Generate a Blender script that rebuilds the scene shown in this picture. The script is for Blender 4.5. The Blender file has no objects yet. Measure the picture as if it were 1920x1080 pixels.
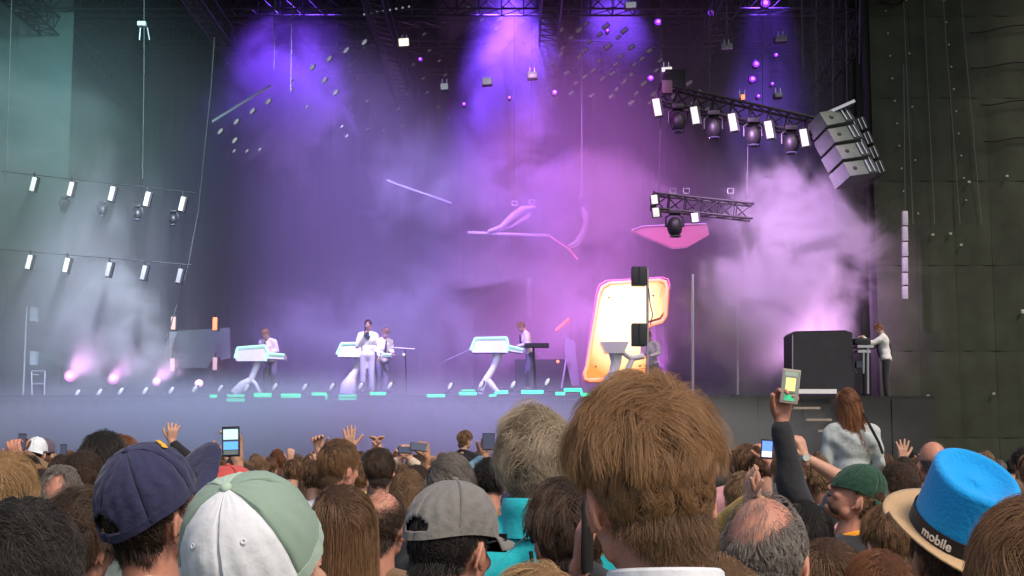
import bpy, bmesh, math, random
import numpy as np
from mathutils import Vector, Matrix, Euler

random.seed(7)
RNG = np.random.default_rng(11)
R = math.radians
SC = bpy.context.scene
COL = SC.collection

# ------------------------------------------------------------------ camera
CAM_Z = 1.75
FPX = 2638.0                      # focal length in pixels of the 1920 px wide photograph
PITCH = R(6.66)
cam_data = bpy.data.cameras.new('camera')
cam_data.sensor_width = 36.0
cam_data.lens = 36.0 * FPX / 1920.0
cam_data.clip_start = 0.05
cam_data.clip_end = 400.0
cam = bpy.data.objects.new('camera', cam_data)
cam.location = (0, 0, CAM_Z)
cam.rotation_euler = (R(90) + PITCH, 0, 0)
COL.objects.link(cam)
SC.camera = cam

# ------------------------------------------------------------------ world, sun, exposure
SUN_EL, SUN_AZ = R(52), R(140)    # azimuth clockwise from +Y: behind the viewer, to the right
world = bpy.data.worlds.new('World')
SC.world = world
world.use_nodes = True
wn = world.node_tree
wn.nodes.clear()
sky = wn.nodes.new('ShaderNodeTexSky')
sky.sky_type = 'NISHITA'
sky.sun_disc = False
sky.sun_elevation = SUN_EL
sky.sun_rotation = SUN_AZ
sky.air_density = 1.0
sky.dust_density = 4.0
sky.ozone_density = 1.0
bg = wn.nodes.new('ShaderNodeBackground')
bg.inputs['Strength'].default_value = 0.11
wo = wn.nodes.new('ShaderNodeOutputWorld')
wn.links.new(sky.outputs[0], bg.inputs[0])
wn.links.new(bg.outputs[0], wo.inputs[0])
sun_data = bpy.data.lights.new('sun', 'SUN')
sun_data.energy = 1.5
sun_data.angle = R(14)
sun_data.color = (1.0, 0.86, 0.70)
sun = bpy.data.objects.new('sun', sun_data)
sd = Vector((math.sin(SUN_AZ) * math.cos(SUN_EL), math.cos(SUN_AZ) * math.cos(SUN_EL), math.sin(SUN_EL)))
sun.rotation_euler = sd.to_track_quat('Z', 'Y').to_euler()
sun.location = sd * 60
COL.objects.link(sun)

SC.view_settings.view_transform = 'Standard'
SC.view_settings.look = 'None'
SC.view_settings.exposure = 0.35
SC.view_settings.gamma = 1.0
SC.view_settings.use_curve_mapping = False
SC.render.engine = 'CYCLES'
cy = SC.cycles
cy.use_denoising = True
cy.denoiser = 'OPENIMAGEDENOISE'
cy.max_bounces = 5
cy.diffuse_bounces = 2
cy.glossy_bounces = 2
cy.transmission_bounces = 2
cy.volume_bounces = 0
cy.transparent_max_bounces = 6
cy.volume_step_rate = 0.8
cy.volume_max_steps = 48
cy.sample_clamp_indirect = 4.0
cy.caustics_reflective = False
cy.caustics_refractive = False
SC.cycles_curves.shape = 'RIBBONS'

# ------------------------------------------------------------------ helpers
_f = Vector((0, math.cos(PITCH), math.sin(PITCH)))
_u = Vector((0, -math.sin(PITCH), math.cos(PITCH)))

def P(px, py, Y):
    """The world point at distance Y in front of the viewer that shows at a pixel of the photograph."""
    d = _f * FPX + Vector((1, 0, 0)) * (px - 960) + _u * (540 - py)
    return Vector((0, 0, CAM_Z)) + d * (Y / d.y)

def W(npx, Y):
    return npx * Y / FPX

def rgb(h):
    """sRGB hex to linear rgba"""
    h = h.lstrip('#')
    c = [int(h[i:i + 2], 16) / 255 for i in (0, 2, 4)]
    return tuple([x / 12.92 if x <= .04045 else ((x + .055) / 1.055) ** 2.4 for x in c] + [1.0])

_mats = {}

def mat(name, color, rough=0.6, metal=0.0, var=0.0, vscale=8.0, bump=0.0, bscale=60.0, emit=None, estr=0.0,
        sss=0.0, spec=0.5, sheen=0.0, coat=0.0):
    if name in _mats:
        return _mats[name]
    m = bpy.data.materials.new(name)
    m.use_nodes = True
    nt = m.node_tree
    b = nt.nodes['Principled BSDF']
    col = color if len(color) == 4 else tuple(color) + (1.0,)
    b.inputs['Base Color'].default_value = col
    b.inputs['Roughness'].default_value = rough
    b.inputs['Metallic'].default_value = metal
    b.inputs['Specular IOR Level'].default_value = spec
    if sss:
        b.inputs['Subsurface Weight'].default_value = sss
        b.inputs['Subsurface Radius'].default_value = (0.012, 0.005, 0.003)
        b.inputs['Subsurface Scale'].default_value = 1.0
    if sheen:
        b.inputs['Sheen Weight'].default_value = sheen
    if coat:
        b.inputs['Coat Weight'].default_value = coat
    if emit is not None:
        b.inputs['Emission Color'].default_value = emit if len(emit) == 4 else tuple(emit) + (1,)
        b.inputs['Emission Strength'].default_value = estr
    tc = nt.nodes.new('ShaderNodeTexCoord')
    if var:
        n = nt.nodes.new('ShaderNodeTexNoise')
        n.inputs['Scale'].default_value = vscale
        n.inputs['Detail'].default_value = 5
        n.inputs['Roughness'].default_value = 0.65
        nt.links.new(tc.outputs['Object'], n.inputs['Vector'])
        r = nt.nodes.new('ShaderNodeMapRange')
        r.inputs['From Min'].default_value = .3
        r.inputs['From Max'].default_value = .7
        r.inputs['To Min'].default_value = 1 - var
        r.inputs['To Max'].default_value = 1 + var
        nt.links.new(n.outputs['Fac'], r.inputs['Value'])
        mx = nt.nodes.new('ShaderNodeVectorMath')
        mx.operation = 'SCALE'
        mx.inputs[0].default_value = col[:3]
        nt.links.new(r.outputs[0], mx.inputs['Scale'])
        nt.links.new(mx.outputs[0], b.inputs['Base Color'])
    if bump:
        n2 = nt.nodes.new('ShaderNodeTexNoise')
        n2.inputs['Scale'].default_value = bscale
        n2.inputs['Detail'].default_value = 4
        nt.links.new(tc.outputs['Object'], n2.inputs['Vector'])
        bp = nt.nodes.new('ShaderNodeBump')
        bp.inputs['Strength'].default_value = bump
        bp.inputs['Distance'].default_value = 0.01
        nt.links.new(n2.outputs['Fac'], bp.inputs['Height'])
        nt.links.new(bp.outputs[0], b.inputs['Normal'])
    _mats[name] = m
    return m

def link(o):
    COL.objects.link(o)
    return o

def tag(o, label=None, cat=None, group=None, kind=None):
    if label: o['label'] = label
    if cat: o['category'] = cat
    if group: o['group'] = group
    if kind: o['kind'] = kind
    return o

def thing(name, label, cat, loc=(0, 0, 0), group=None, rotz=0.0):
    o = bpy.data.objects.new(name, None)
    o.empty_display_size = 0.1
    link(o)
    o.location = loc
    o.rotation_euler = (0, 0, rotz)
    return tag(o, label, cat, group)

def root_of(o):
    while o.parent: o = o.parent
    return o

class MB:
    """collects shapes, then links them as one mesh object"""
    def __init__(s):
        s.v = []
        s.f = []

    def add(s, vs, fs, M=None):
        k = len(s.v)
        if M is not None:
            vs = [M @ Vector(v) for v in vs]
        s.v += [tuple(v) for v in vs]
        s.f += [tuple(i + k for i in f) for f in fs]
        return s

    def box(s, c, size, rot=None, bev=0.0):
        x, y, z = size[0] / 2, size[1] / 2, size[2] / 2
        M = Matrix.Translation(Vector(c))
        if rot is not None:
            M = M @ (rot.to_4x4() if isinstance(rot, Matrix) else Euler(rot).to_matrix().to_4x4())
        if bev <= 0:
            vs = [(-x, -y, -z), (x, -y, -z), (x, y, -z), (-x, y, -z), (-x, -y, z), (x, -y, z), (x, y, z), (-x, y, z)]
            fs = [(0, 3, 2, 1), (4, 5, 6, 7), (0, 1, 5, 4), (1, 2, 6, 5), (2, 3, 7, 6), (3, 0, 4, 7)]
            return s.add(vs, fs, M)
        bm = bmesh.new()
        bmesh.ops.create_cube(bm, size=1.0)
        for v in bm.verts: v.co = Vector((v.co.x * 2 * x, v.co.y * 2 * y, v.co.z * 2 * z))
        bmesh.ops.bevel(bm, geom=bm.edges[:], offset=bev, segments=2, affect='EDGES', profile=0.6)
        bm.verts.index_update()
        vs = [v.co.copy() for v in bm.verts]
        fs = [[v.index for v in f.verts] for f in bm.faces]
        bm.free()
        return s.add(vs, fs, M)

    def tube(s, p0, p1, r0, r1=None, n=10, cap=True):
        r1 = r0 if r1 is None else r1
        p0, p1 = Vector(p0), Vector(p1)
        d = p1 - p0
        if d.length < 1e-7: return s
        q = d.to_track_quat('Z', 'Y').to_matrix()
        vs = []
        for p, r in ((p0, r0), (p1, r1)):
            for i in range(n):
                a = 2 * math.pi * i / n
                vs.append(p + q @ Vector((math.cos(a) * r, math.sin(a) * r, 0)))
        fs = [(i, (i + 1) % n, n + (i + 1) % n, n + i) for i in range(n)]
        if cap:
            fs += [tuple(range(n - 1, -1, -1)), tuple(range(n, 2 * n))]
        return s.add(vs, fs)

    def path(s, pts, r, n=8, radii=None):
        """one swept tube through the points"""
        pts = [Vector(p) for p in pts]
        rings = []
        prev = None
        for i, p in enumerate(pts):
            t = (pts[min(i + 1, len(pts) - 1)] - pts[max(i - 1, 0)]).normalized()
            if prev is None:
                a = Vector((0, 0, 1)) if abs(t.z) < .9 else Vector((1, 0, 0))
                x = t.cross(a).normalized()
            else:
                x = (prev - t * prev.dot(t)).normalized()
            prev = x
            y = t.cross(x)
            rr = radii[i] if radii else r
            rings.append([p + x * math.cos(2 * math.pi * k / n) * rr + y * math.sin(2 * math.pi * k / n) * rr for k in range(n)])
        vs = [v for rg in rings for v in rg]
        fs = []
        for i in range(len(rings) - 1):
            for k in range(n):
                fs.append((i * n + k, i * n + (k + 1) % n, (i + 1) * n + (k + 1) % n, (i + 1) * n + k))
        fs.append(tuple(range(n - 1, -1, -1)))
        fs.append(tuple((len(rings) - 1) * n + k for k in range(n)))
        return s.add(vs, fs)

    def ball(s, c, rad, rot=None, nu=14, nv=9):
        if not hasattr(rad, '__len__'): rad = (rad,) * 3
        M = Matrix.Translation(Vector(c))
        if rot is not None:
            M = M @ (rot.to_4x4() if isinstance(rot, Matrix) else Euler(rot).to_matrix().to_4x4())
        vs = [(0, 0, rad[2])]
        for j in range(1, nv):
            ph = math.pi * j / nv
            for i in range(nu):
                th = 2 * math.pi * i / nu
                vs.append((rad[0] * math.sin(ph) * math.cos(th), rad[1] * math.sin(ph) * math.sin(th), rad[2] * math.cos(ph)))
        vs.append((0, 0, -rad[2]))
        fs = [(0, 1 + i, 1 + (i + 1) % nu) for i in range(nu)]
        for j in range(nv - 2):
            for i in range(nu):
                a, b = 1 + j * nu + i, 1 + j * nu + (i + 1) % nu
                fs.append((a, a + nu, b + nu, b))
        e = len(vs) - 1
        k = 1 + (nv - 2) * nu
        fs += [(k + i, e, k + (i + 1) % nu) for i in range(nu)]
        return s.add(vs, fs, M)

    def capsule(s, p0, r0, p1, r1, n=14):
        s.ball(p0, r0, nu=n, nv=8)
        s.ball(p1, r1, nu=n, nv=8)
        return s.tube(p0, p1, r0, r1, n)

    def lathe(s, prof, c=(0, 0, 0), rot=None, n=32, sx=1.0, sy=1.0):
        M = Matrix.Translation(Vector(c))
        if rot is not None:
            M = M @ (rot.to_4x4() if isinstance(rot, Matrix) else Euler(rot).to_matrix().to_4x4())
        vs, fs = [], []
        for r, z in prof:
            for i in range(n):
                a = 2 * math.pi * i / n
                vs.append((r * math.cos(a) * sx, r * math.sin(a) * sy, z))
        for j in range(len(prof) - 1):
            for i in range(n):
                fs.append((j * n + i, j * n + (i + 1) % n, (j + 1) * n + (i + 1) % n, (j + 1) * n + i))
        return s.add(vs, fs, M)

    def plate(s, pts, depth, dirv=(0, 1, 0)):
        """polygon of world points extruded along dirv"""
        pts = [Vector(p) for p in pts]
        n = len(pts)
        d = Vector(dirv) * depth
        vs = pts + [p + d for p in pts]
        fs = [tuple(range(n)), tuple(range(2 * n - 1, n - 1, -1))]
        fs += [(i, i + n, (i + 1) % n + n, (i + 1) % n) for i in range(n)]
        return s.add(vs, fs)

    def mesh(s, name, origin=(0, 0, 0), smooth=True):
        me = bpy.data.meshes.new(name)
        o = Vector(origin)
        me.from_pydata([(v[0] - o.x, v[1] - o.y, v[2] - o.z) for v in s.v], [], s.f)
        bm = bmesh.new()
        bm.from_mesh(me)
        bmesh.ops.recalc_face_normals(bm, faces=bm.faces[:])
        bm.to_mesh(me)
        bm.free()
        if smooth:
            me.shade_smooth()
            try:
                me.set_sharp_from_angle(angle=R(38))
            except Exception:
                pass
        return me

    def build(s, name, m, parent=None, smooth=True, world=True):
        org = root_of(parent).location if (parent is not None and world) else (0, 0, 0)
        me = s.mesh(name, org, smooth)
        if m is not None: me.materials.append(m)
        o = bpy.data.objects.new(name, me)
        link(o)
        if parent is not None: o.parent = parent
        return o

def struct(name, mb, m, smooth=False):
    o = mb.build(name, m, None, smooth)
    o['kind'] = 'structure'
    return o

def copy_tree(o, parent=None):
    c = o.copy()
    COL.objects.link(c)
    c.parent = parent
    for ch in list(o.children):
        copy_tree(ch, c)
    return c
# ================================================================== SETTING
M_black = mat('black_cloth', (.018, .018, .017), .9, var=.25, vscale=2.0, bump=.15, bscale=14)
M_drape = mat('black_drape', (.006, .006, .008), .95)
M_deck = mat('deck_paint', (.03, .03, .032), .55, var=.3, vscale=1.5)
M_olive = mat('side_cloth', (.026, .031, .017), .85, var=.35, vscale=1.2, bump=.2, bscale=9)
M_grid = mat('scrim_cloth', (.10, .13, .13), .9, var=.2, vscale=.8)
M_metal = mat('dark_metal', (.012, .012, .014), .5, .2, var=.2, vscale=20)
M_alu = mat('aluminium', (.50, .50, .52), .35, .9, var=.1, vscale=20)
M_white = mat('white_lacquer', (.80, .79, .80), .28, coat=.4, var=.04, vscale=6)
M_cable = mat('cable_rubber', (.05, .05, .055), .6)
M_ground = mat('trodden_grass', (.055, .06, .03), .95, var=.5, vscale=3, bump=.6, bscale=30)

struct('ground', MB().box((0, 60, -.1), (320, 360, .2)), M_ground)
DZ = 3.08                                  # height of the stage deck
FY = 33.0                                  # distance of the stage lip

# the deck and its front
mb = MB().box((-4.2, FY + 8.0, DZ - .06), (18.0, 16.0, .12))
struct('stage_floor', mb, M_deck)
front = thing('stage_skirt', 'black cloth skirt under the lip of the main stage, behind low smoke', 'stage front', (-4.2, FY, 0))
for i in range(15):
    x0 = -13.2 + i * 1.2
    m = MB()
    n = 12
    vs, fs = [], []
    for k in range(n + 1):
        xx = x0 + 1.195 * k / n
        dy = .035 * math.sin(k * 1.9 + i) + .0
        vs += [(xx, FY + .06 + dy, 0), (xx, FY + .06 + dy, DZ - .13)]
    for k in range(n):
        fs.append((2 * k, 2 * k + 2, 2 * k + 3, 2 * k + 1))
    m.add(vs, fs)
    m.build('cloth_panel', M_black, front)
MB().box((-4.2, FY + .02, DZ - .05), (18, .05, .1)).build('edge_rail', M_metal, front)

# interior: back wall of drapes, roof, scrim on the left
back = thing('back_wall', 'dark drapes across the back of the stage', 'backdrop', (0, 46, DZ))
for i in range(16):
    x0 = -17 + i * 1.9
    m = MB()
    n = 14
    vs, fs = [], []
    for k in range(n + 1):
        xx = x0 + 1.89 * k / n
        dy = .03 * math.sin(k * 2.1 + i * .7)
        vs += [(xx, 46 + dy, DZ), (xx, 46 + dy * 1.2, 17.5)]
    for k in range(n):
        fs.append((2 * k, 2 * k + 2, 2 * k + 3, 2 * k + 1))
    m.add(vs, fs).build('drape', M_drape, back)

MB().box((-2, 46.4, 9), (40, .2, 19)).build('backing', M_black, back)
MB().box((-16.2, 40, 9), (.2, 14, 19)).build('side_drape', M_black, back)
roof = thing('stage_roof', 'dark roof over the stage with girders', 'roof', (-2, 40, 13.6))
MB().box((-2, 40, 17.6), (34, 20, .12)).build('canopy', M_black, roof)
MB().box((-2, 29.9, 16.2), (34, .12, 2.9)).build('fascia', M_black, roof)

def truss(parent, a, b, w=.35, name='girder', rc=.022, rb=.011, m=None):
    """box truss from a to b: four chords and lacing, one mesh"""
    a, b = Vector(a), Vector(b)
    d = (b - a)
    L = d.length
    t = d.normalized()
    up = Vector((0, 0, 1)) if abs(t.z) < .9 else Vector((0, 1, 0))
    x = t.cross(up).normalized()
    y = x.cross(t).normalized()
    mbt = MB()
    cs = [(x * sx + y * sy) * (w / 2) for sx, sy in ((-1, -1), (1, -1), (1, 1), (-1, 1))]
    for c in cs: mbt.tube(a + c, b + c, rc, n=6)
    n = max(2, int(L / w))
    for i in range(n):
        for j in range(4):
            p = a + t * (L * i / n) + cs[j]
            q = a + t * (L * (i + 1) / n) + cs[(j + 1) % 4]
            mbt.tube(p, q, rb, n=4, cap=False)
            q2 = a + t * (L * i / n) + cs[(j + 1) % 4]
            mbt.tube(p, q2, rb, n=4, cap=False)
    return mbt.build(name, m or M_metal, parent)

for yy in (34, 37, 40, 43):
    truss(roof, (-13, yy, 13.9), (10, yy, 13.9), .6, rc=.03, rb=.016)
for xx in (-12.5, -8, -3.5, 1, 5.5, 9.5):
    truss(roof, (xx, 32.5, 13.2), (xx, 45, 13.2), .5, rc=.03, rb=.016)

# pale scrim hanging at the left
p = P(140, 0, 37)
scr = thing('side_scrim', 'pale grey-green scrim hanging at the left side of the stage', 'curtain', (p.x, 37, DZ))
for i in range(5):
    x1 = p.x - i * 1.5
    MB().box((x1 - .747, 37 + .01 * (i % 2), 9), (1.49, .03, 12)).build('cloth_panel', M_grid, scr)

# right side wall
wr = thing('side_wall', 'tall black cloth wall right of the stage with eyelets and slack seams', 'wall', (11, 34.5, 0))
WX0, WY = P(1628, 0, 34.2).x, 34.2
xw = WX0
k = 0
while xw < WX0 + 9:
    wdt = [1.0, .95, .9, 1.55, 2.2, 2.2, 2.2][k % 7]
    for r_ in range(7):
        z0 = r_ * 2.1
        vs, fs = [], []
        nn = 8
        ny = 4
        for jj in range(ny + 1):
            for ii in range(nn + 1):
                u = ii / nn
                v = jj / ny
                bul = .05 * math.sin(math.pi * u) * math.sin(math.pi * v) + .012 * math.sin(9 * u + 3 * v + k * 2 + r_)
                vs.append((xw + .002 + u * (wdt - .004), WY - bul, z0 + .003 + v * 2.094))
        for jj in range(ny):
            for ii in range(nn):
                q = jj * (nn + 1) + ii
                fs.append((q, q + 1, q + nn + 2, q + nn + 1))
        MB().add(vs, fs).build('cloth_panel', M_olive, wr)
    xw += wdt
    k += 1
struct_back = MB().box((WX0 + 4.8, WY + .25, 7.5), (9.8, .3, 15.2)).build('backing_frame', M_black, wr)
M_eye = mat('eyelet_metal', (.30, .32, .26), .5, .2)
for (xa, ya, xb, yb, n) in ((1661, 20, 1699, 400, 10), (1770, 0, 1812, 375, 10), (1700, 0, 1722, 400, 5)):
    for i in range(n):
        q = P(xa + (xb - xa) * i / (n - 1), ya + (yb - ya) * i / (n - 1), WY - .12)
        MB().tube(q, q + Vector((0, .05, 0)), W(1.6, WY), n=8).build('eyelet', M_eye, wr)
for (xa, ya, xb, yb) in ((1818, 62, 1960, 40), (1820, 128, 1960, 112), (1840, 197, 1960, 184), (1845, 265, 1960, 255)):
    pts = []
    for i in range(13):
        t = i / 12
        q = P(xa + (xb - xa) * t, ya + (yb - ya) * t + 1.6 * math.sin(t * 9) , WY - .14)
        pts.append(q)
    MB().path(pts, W(1.4, WY), 6).build('slack_rope', mat('black_rope', (.004, .004, .004), .9), wr)
for (xa, xb) in ((1694, 1712), (1732, 1752), (1768, 1800), (1802, 1840)):
    pts = [P(xa + (xb - xa) * t / 10, 420 * t / 10, WY - .13) for t in range(11)]
    MB().path(pts, W(.8, WY), 5).build('seam_cord', mat('seam_cord', (.10, .115, .085), .9), wr)
for (xx, yy) in ((1749, 440), (1782, 438), (1802, 459), (1817, 341), (1888, 330), (1916, 585), (1740, 742), (1863, 738)):
    q = P(xx, yy, WY - .12)
    MB().box(q, (W(5, WY), .04, W(4, WY))).build('clip', M_eye, wr)

# side deck on the right with fascia and steps
sx0, sx1 = P(1337, 742, 31.5).x, P(1752, 742, 31.5).x
MB_side = MB().box(((sx0 + sx1) / 2, 32.2, 1.5), (sx1 - sx0, 1.4, 3.0))
sd_ = thing('side_platform', 'black side platform where the white-shirted man works, right of the main stage', 'platform', ((sx0 + sx1) / 2, 31.5, 0))
MB_side.build('deck', M_black, sd_, False)
for i in range(5):
    wv = (sx1 - sx0) / 5
    MB().box((sx0 + wv * (i + .5), 31.47, 1.48), (wv - .03, .05, 2.9)).build('panel', mat('platform_panel', (.013, .014, .012), .7, var=.3, vscale=3), sd_, False)
stp = thing('stage_steps', 'narrow stage steps climbing to the side platform behind the raised phone', 'steps', P(1520, 800, 31) * 1.0)
for (xa, xb, yy) in ((1488, 1538, 765), (1512, 1560, 787), (1534, 1566, 808)):
    a, b = P(xa, yy, 31.0), P(xb, yy, 31.0)
    MB().box((a + b) / 2 + Vector((0, .12, 0)), ((b - a).x, .26, .05)).build('tread', mat('worn_wood', (.35, .27, .20), .6, var=.2), stp, False)
MB().box(P(1560, 790, 31.2) + Vector((.2, 0, 0)), (.05, .3, 1.1)).build('stringer', M_metal, stp, False)
a, b = P(1490, 734, 31.3), P(1568, 734, 31.3)
MB().box((a + b) / 2, ((b - a).x, .1, .10)).build('edge_strip', M_white, sd_, False)

# ================================================================== SMOKE
def smoke_mat(name, dens, scale=.5, thr=.35, soft=.35, aniso=.25, color=(.9, .9, .95), edge=True, seed=0.0, fall=1.0, dist=1.0, flat=0.0):
    m = bpy.data.materials.new(name)
    m.use_nodes = True
    nt = m.node_tree
    nt.nodes.clear()
    out = nt.nodes.new('ShaderNodeOutputMaterial')
    pv = nt.nodes.new('ShaderNodeVolumePrincipled')
    pv.inputs['Color'].default_value = tuple(color) + (1,)
    pv.inputs['Anisotropy'].default_value = aniso
    pv.inputs['Density Attribute'].default_value = ''
    nt.links.new(pv.outputs[0], out.inputs['Volume'])
    if not edge:
        pv.inputs['Density'].default_value = dens
        return m
    tc = nt.nodes.new('ShaderNodeTexCoord')
    # unit-ball falloff, the object space of each plume is its unit ball
    ln = nt.nodes.new('ShaderNodeVectorMath'); ln.operation = 'LENGTH'
    nt.links.new(tc.outputs['Object'], ln.inputs[0])
    fo = nt.nodes.new('ShaderNodeMapRange'); fo.interpolation_type = 'SMOOTHSTEP'
    fo.inputs['From Min'].default_value = 1.0
    fo.inputs['From Max'].default_value = (1.0 - fall) * 1.0
    nt.links.new(ln.outputs['Value'], fo.inputs['Value'])
    ge = nt.nodes.new('ShaderNodeNewGeometry')
    no = nt.nodes.new('ShaderNodeTexNoise')
    no.noise_dimensions = '4D'
    no.inputs['W'].default_value = seed
    no.inputs['Scale'].default_value = scale
    no.inputs['Detail'].default_value = 5
    no.inputs['Roughness'].default_value = .6
    no.inputs['Distortion'].default_value = dist
    nt.links.new(ge.outputs['Position'], no.inputs['Vector'])
    mr = nt.nodes.new('ShaderNodeMapRange'); mr.interpolation_type = 'SMOOTHSTEP'
    mr.inputs['From Min'].default_value = thr
    mr.inputs['From Max'].default_value = thr + soft
    mr.inputs['To Min'].default_value = flat
    cut = nt.nodes.new('ShaderNodeMath'); cut.operation = 'MULTIPLY_ADD'      # the noise has to be stronger towards the rim: billowing outline
    cut.inputs[1].default_value = .42
    nt.links.new(fo.outputs[0], cut.inputs[0])
    off = nt.nodes.new('ShaderNodeMath'); off.operation = 'SUBTRACT'
    nt.links.new(no.outputs['Fac'], off.inputs[0]); off.inputs[1].default_value = .26
    nt.links.new(off.outputs[0], cut.inputs[2])
    nt.links.new(cut.outputs[0], mr.inputs['Value'])
    mu = nt.nodes.new('ShaderNodeMath'); mu.operation = 'MULTIPLY'
    nt.links.new(mr.outputs[0], mu.inputs[0])
    nt.links.new(fo.outputs[0], mu.inputs[1])
    m2 = nt.nodes.new('ShaderNodeMath'); m2.operation = 'MULTIPLY'
    nt.links.new(mu.outputs[0], m2.inputs[0])
    m2.inputs[1].default_value = dens
    nt.links.new(m2.outputs[0], pv.inputs['Density'])
    return m

def plume(px, py, Y, rx, ry, rd, label, **kw):
    """an ellipsoid of drifting smoke; rx, ry in photo pixels, rd in metres"""
    c = P(px, py, Y)
    mb_ = MB().ball((0, 0, 0), 1.0, nu=20, nv=12)
    o = mb_.build('smoke', smoke_mat('smoke_volume', **kw), None)
    o.location = c
    o.scale = (W(rx, Y), rd, W(ry, Y))
    tag(o, label, 'smoke', kind='stuff')
    return o

K1 = dict(scale=.55, thr=.36, soft=.22)
plume(205, 640, 34.4, 215, 270, 2.0, 'pale column of smoke rising at the left of the stage', dens=2.2, seed=2, **K1)
plume(-10, 420, 33.4, 480, 560, 2.4, 'grey-green haze hanging in the left wing', dens=.70, scale=.4, thr=.32, soft=.25, seed=5, flat=.22)
plume(690, 690, 37.2, 420, 270, 3.0, 'lavender smoke around the singer and keyboards', dens=.85, seed=7, flat=.12, **K1)
plume(960, 560, 38.8, 430, 260, 3.0, 'mauve smoke behind the right keyboard', dens=.60, seed=9, flat=.15, **K1)
plume(1090, 380, 36.8, 330, 180, 2.2, 'mauve smoke drifting in the middle of the stage', dens=.6, seed=12, flat=.05, **K1)
plume(840, 320, 37.6, 300, 230, 2.6, 'violet smoke curling left of the hanging bars', dens=.75, seed=14, **K1)
plume(960, 150, 38.6, 170, 290, 2.2, 'bright violet column of smoke under the roof', dens=2.2, scale=.5, thr=.36, soft=.22, seed=17, flat=.04)
plume(870, 20, 39.5, 110, 130, 1.6, 'small violet puff at the top of the stage', dens=.7, seed=19, **K1)
plume(1155, 60, 39.5, 120, 150, 1.6, 'indigo puff of smoke under the roof right of centre', dens=.7, seed=23, flat=.1, **K1)
plume(535, 190, 38.6, 240, 230, 2.4, 'dim violet smoke by the slanting bar', dens=1.3, seed=41, flat=.03, **K1)
plume(1420, 220, 38.0, 150, 230, 2.0, 'dim violet smoke above the upper right truss', dens=.4, seed=43, **K1)
plume(1500, 440, 34.2, 270, 260, 2.0, 'grey upper billow of the right smoke cloud under the speaker array', dens=2.2, scale=.6, thr=.36, soft=.22, seed=25)
plume(1430, 570, 34.6, 240, 240, 2.0, 'bright pink and grey cloud of smoke right of the glowing sign', dens=3.0, scale=.6, thr=.34, soft=.22, seed=21, flat=.02)
plume(1330, 640, 36.5, 200, 160, 2.0, 'soft lilac smoke low between the sign and the black case', dens=.6, seed=27, flat=.2, **K1)
plume(520, 822, 30.2, 1300, 142, 2.4, 'low lavender fog spilling over the stage lip', dens=1.5, scale=.35, thr=.2, soft=.5, seed=30, flat=.7, fall=.8)
hz = MB().box((-2.8, 39.4, 8.35), (22.4, 12.8, 10.4)).build('smoke', smoke_mat('smoke_volume', .034, edge=False), None)
tag(hz, 'thin even smoke filling the whole stage house', 'smoke', kind='stuff')

# ================================================================== COLOURED STAGE LAMPS AND ADDED FILL LIGHTS
def spot(name, loc, target, color, power, cone=60, blend=1.0, size=.12):
    l = bpy.data.lights.new(name, 'SPOT')
    l.energy = power
    l.color = color
    l.spot_size = R(cone)
    l.spot_blend = blend
    l.shadow_soft_size = size
    o = bpy.data.objects.new(name, l)
    o.location = loc
    o.rotation_euler = (Vector(loc) - Vector(target)).to_track_quat('Z', 'Y').to_euler()
    link(o)
    return o

VIO, MAG, PNK, LAV, BLU = (.20, .06, 1.0), (.70, .20, .82), (1.0, .46, .98), (.42, .30, 1.0), (.22, .25, 1.0)
CYA, WHT = (.45, .85, 1.0), (.58, .84, 1.0)
# violet heads high in the roof, out of the top of the view
spot('violet_head', P(930, -170, 37.0), P(975, 300, 38.6), VIO, 21000, 44, size=.1)
spot('violet_head', P(1435, -150, 36.5), P(1440, 330, 37.2), VIO, 6500, 34, size=.1)
spot('violet_head', P(600, -170, 37.0), P(520, 260, 38.8), VIO, 8500, 54, size=.1)
spot('violet_head', P(1150, -150, 38), P(1150, 140, 39.6), VIO, 5500, 46, size=.1)
# unseen lamps added before and inside the stage to colour the smoke
fl = lambda px, Y, z: Vector((P(px, 0, Y).x, Y, z))
spot('magenta_fill', fl(1000, 28, 12.5), P(1110, 430, 37.5), MAG, 24000, 50, size=.5)
spot('lavender_fill', fl(500, 29.5, 13), P(760, 600, 37.6), LAV, 25000, 58, size=.5)
spot('lavender_fill', fl(800, 22, 11.5), P(220, 850, 31), (.34, .48, 1.0), 19000, 42, size=.5)  # this and the next: added above the crowd to brighten the low fog
spot('lavender_fill', fl(800, 22, 11.5), P(860, 850, 31), (.40, .34, 1.0), 19000, 42, size=.5)
spot('pink_fill_behind_case', P(1545, 700, 36.0), P(1450, 480, 34.8), PNK, 900, 130, size=.5)  # hidden lamp added to light the right smoke cloud from below
spot('pink_fill', fl(1150, 26, 12.5), P(1480, 480, 34.4), (.84, .44, 1.0), 44000, 28, size=.5)
spot('white_fill', fl(350, 27, 12), P(190, 660, 34.4), (.70, .76, 1.0), 20000, 32, size=.5)
spot('teal_daylight_fill', fl(300, 26, 13), P(120, 300, 34.5), (.36, .82, .80), 8000, 64, size=.5)  # added lamp, stands in for teal daylight in the left haze
spot('magenta_floor', P(1240, 700, 43), P(900, 420, 39), MAG, 4500, 110, size=.5)
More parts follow.
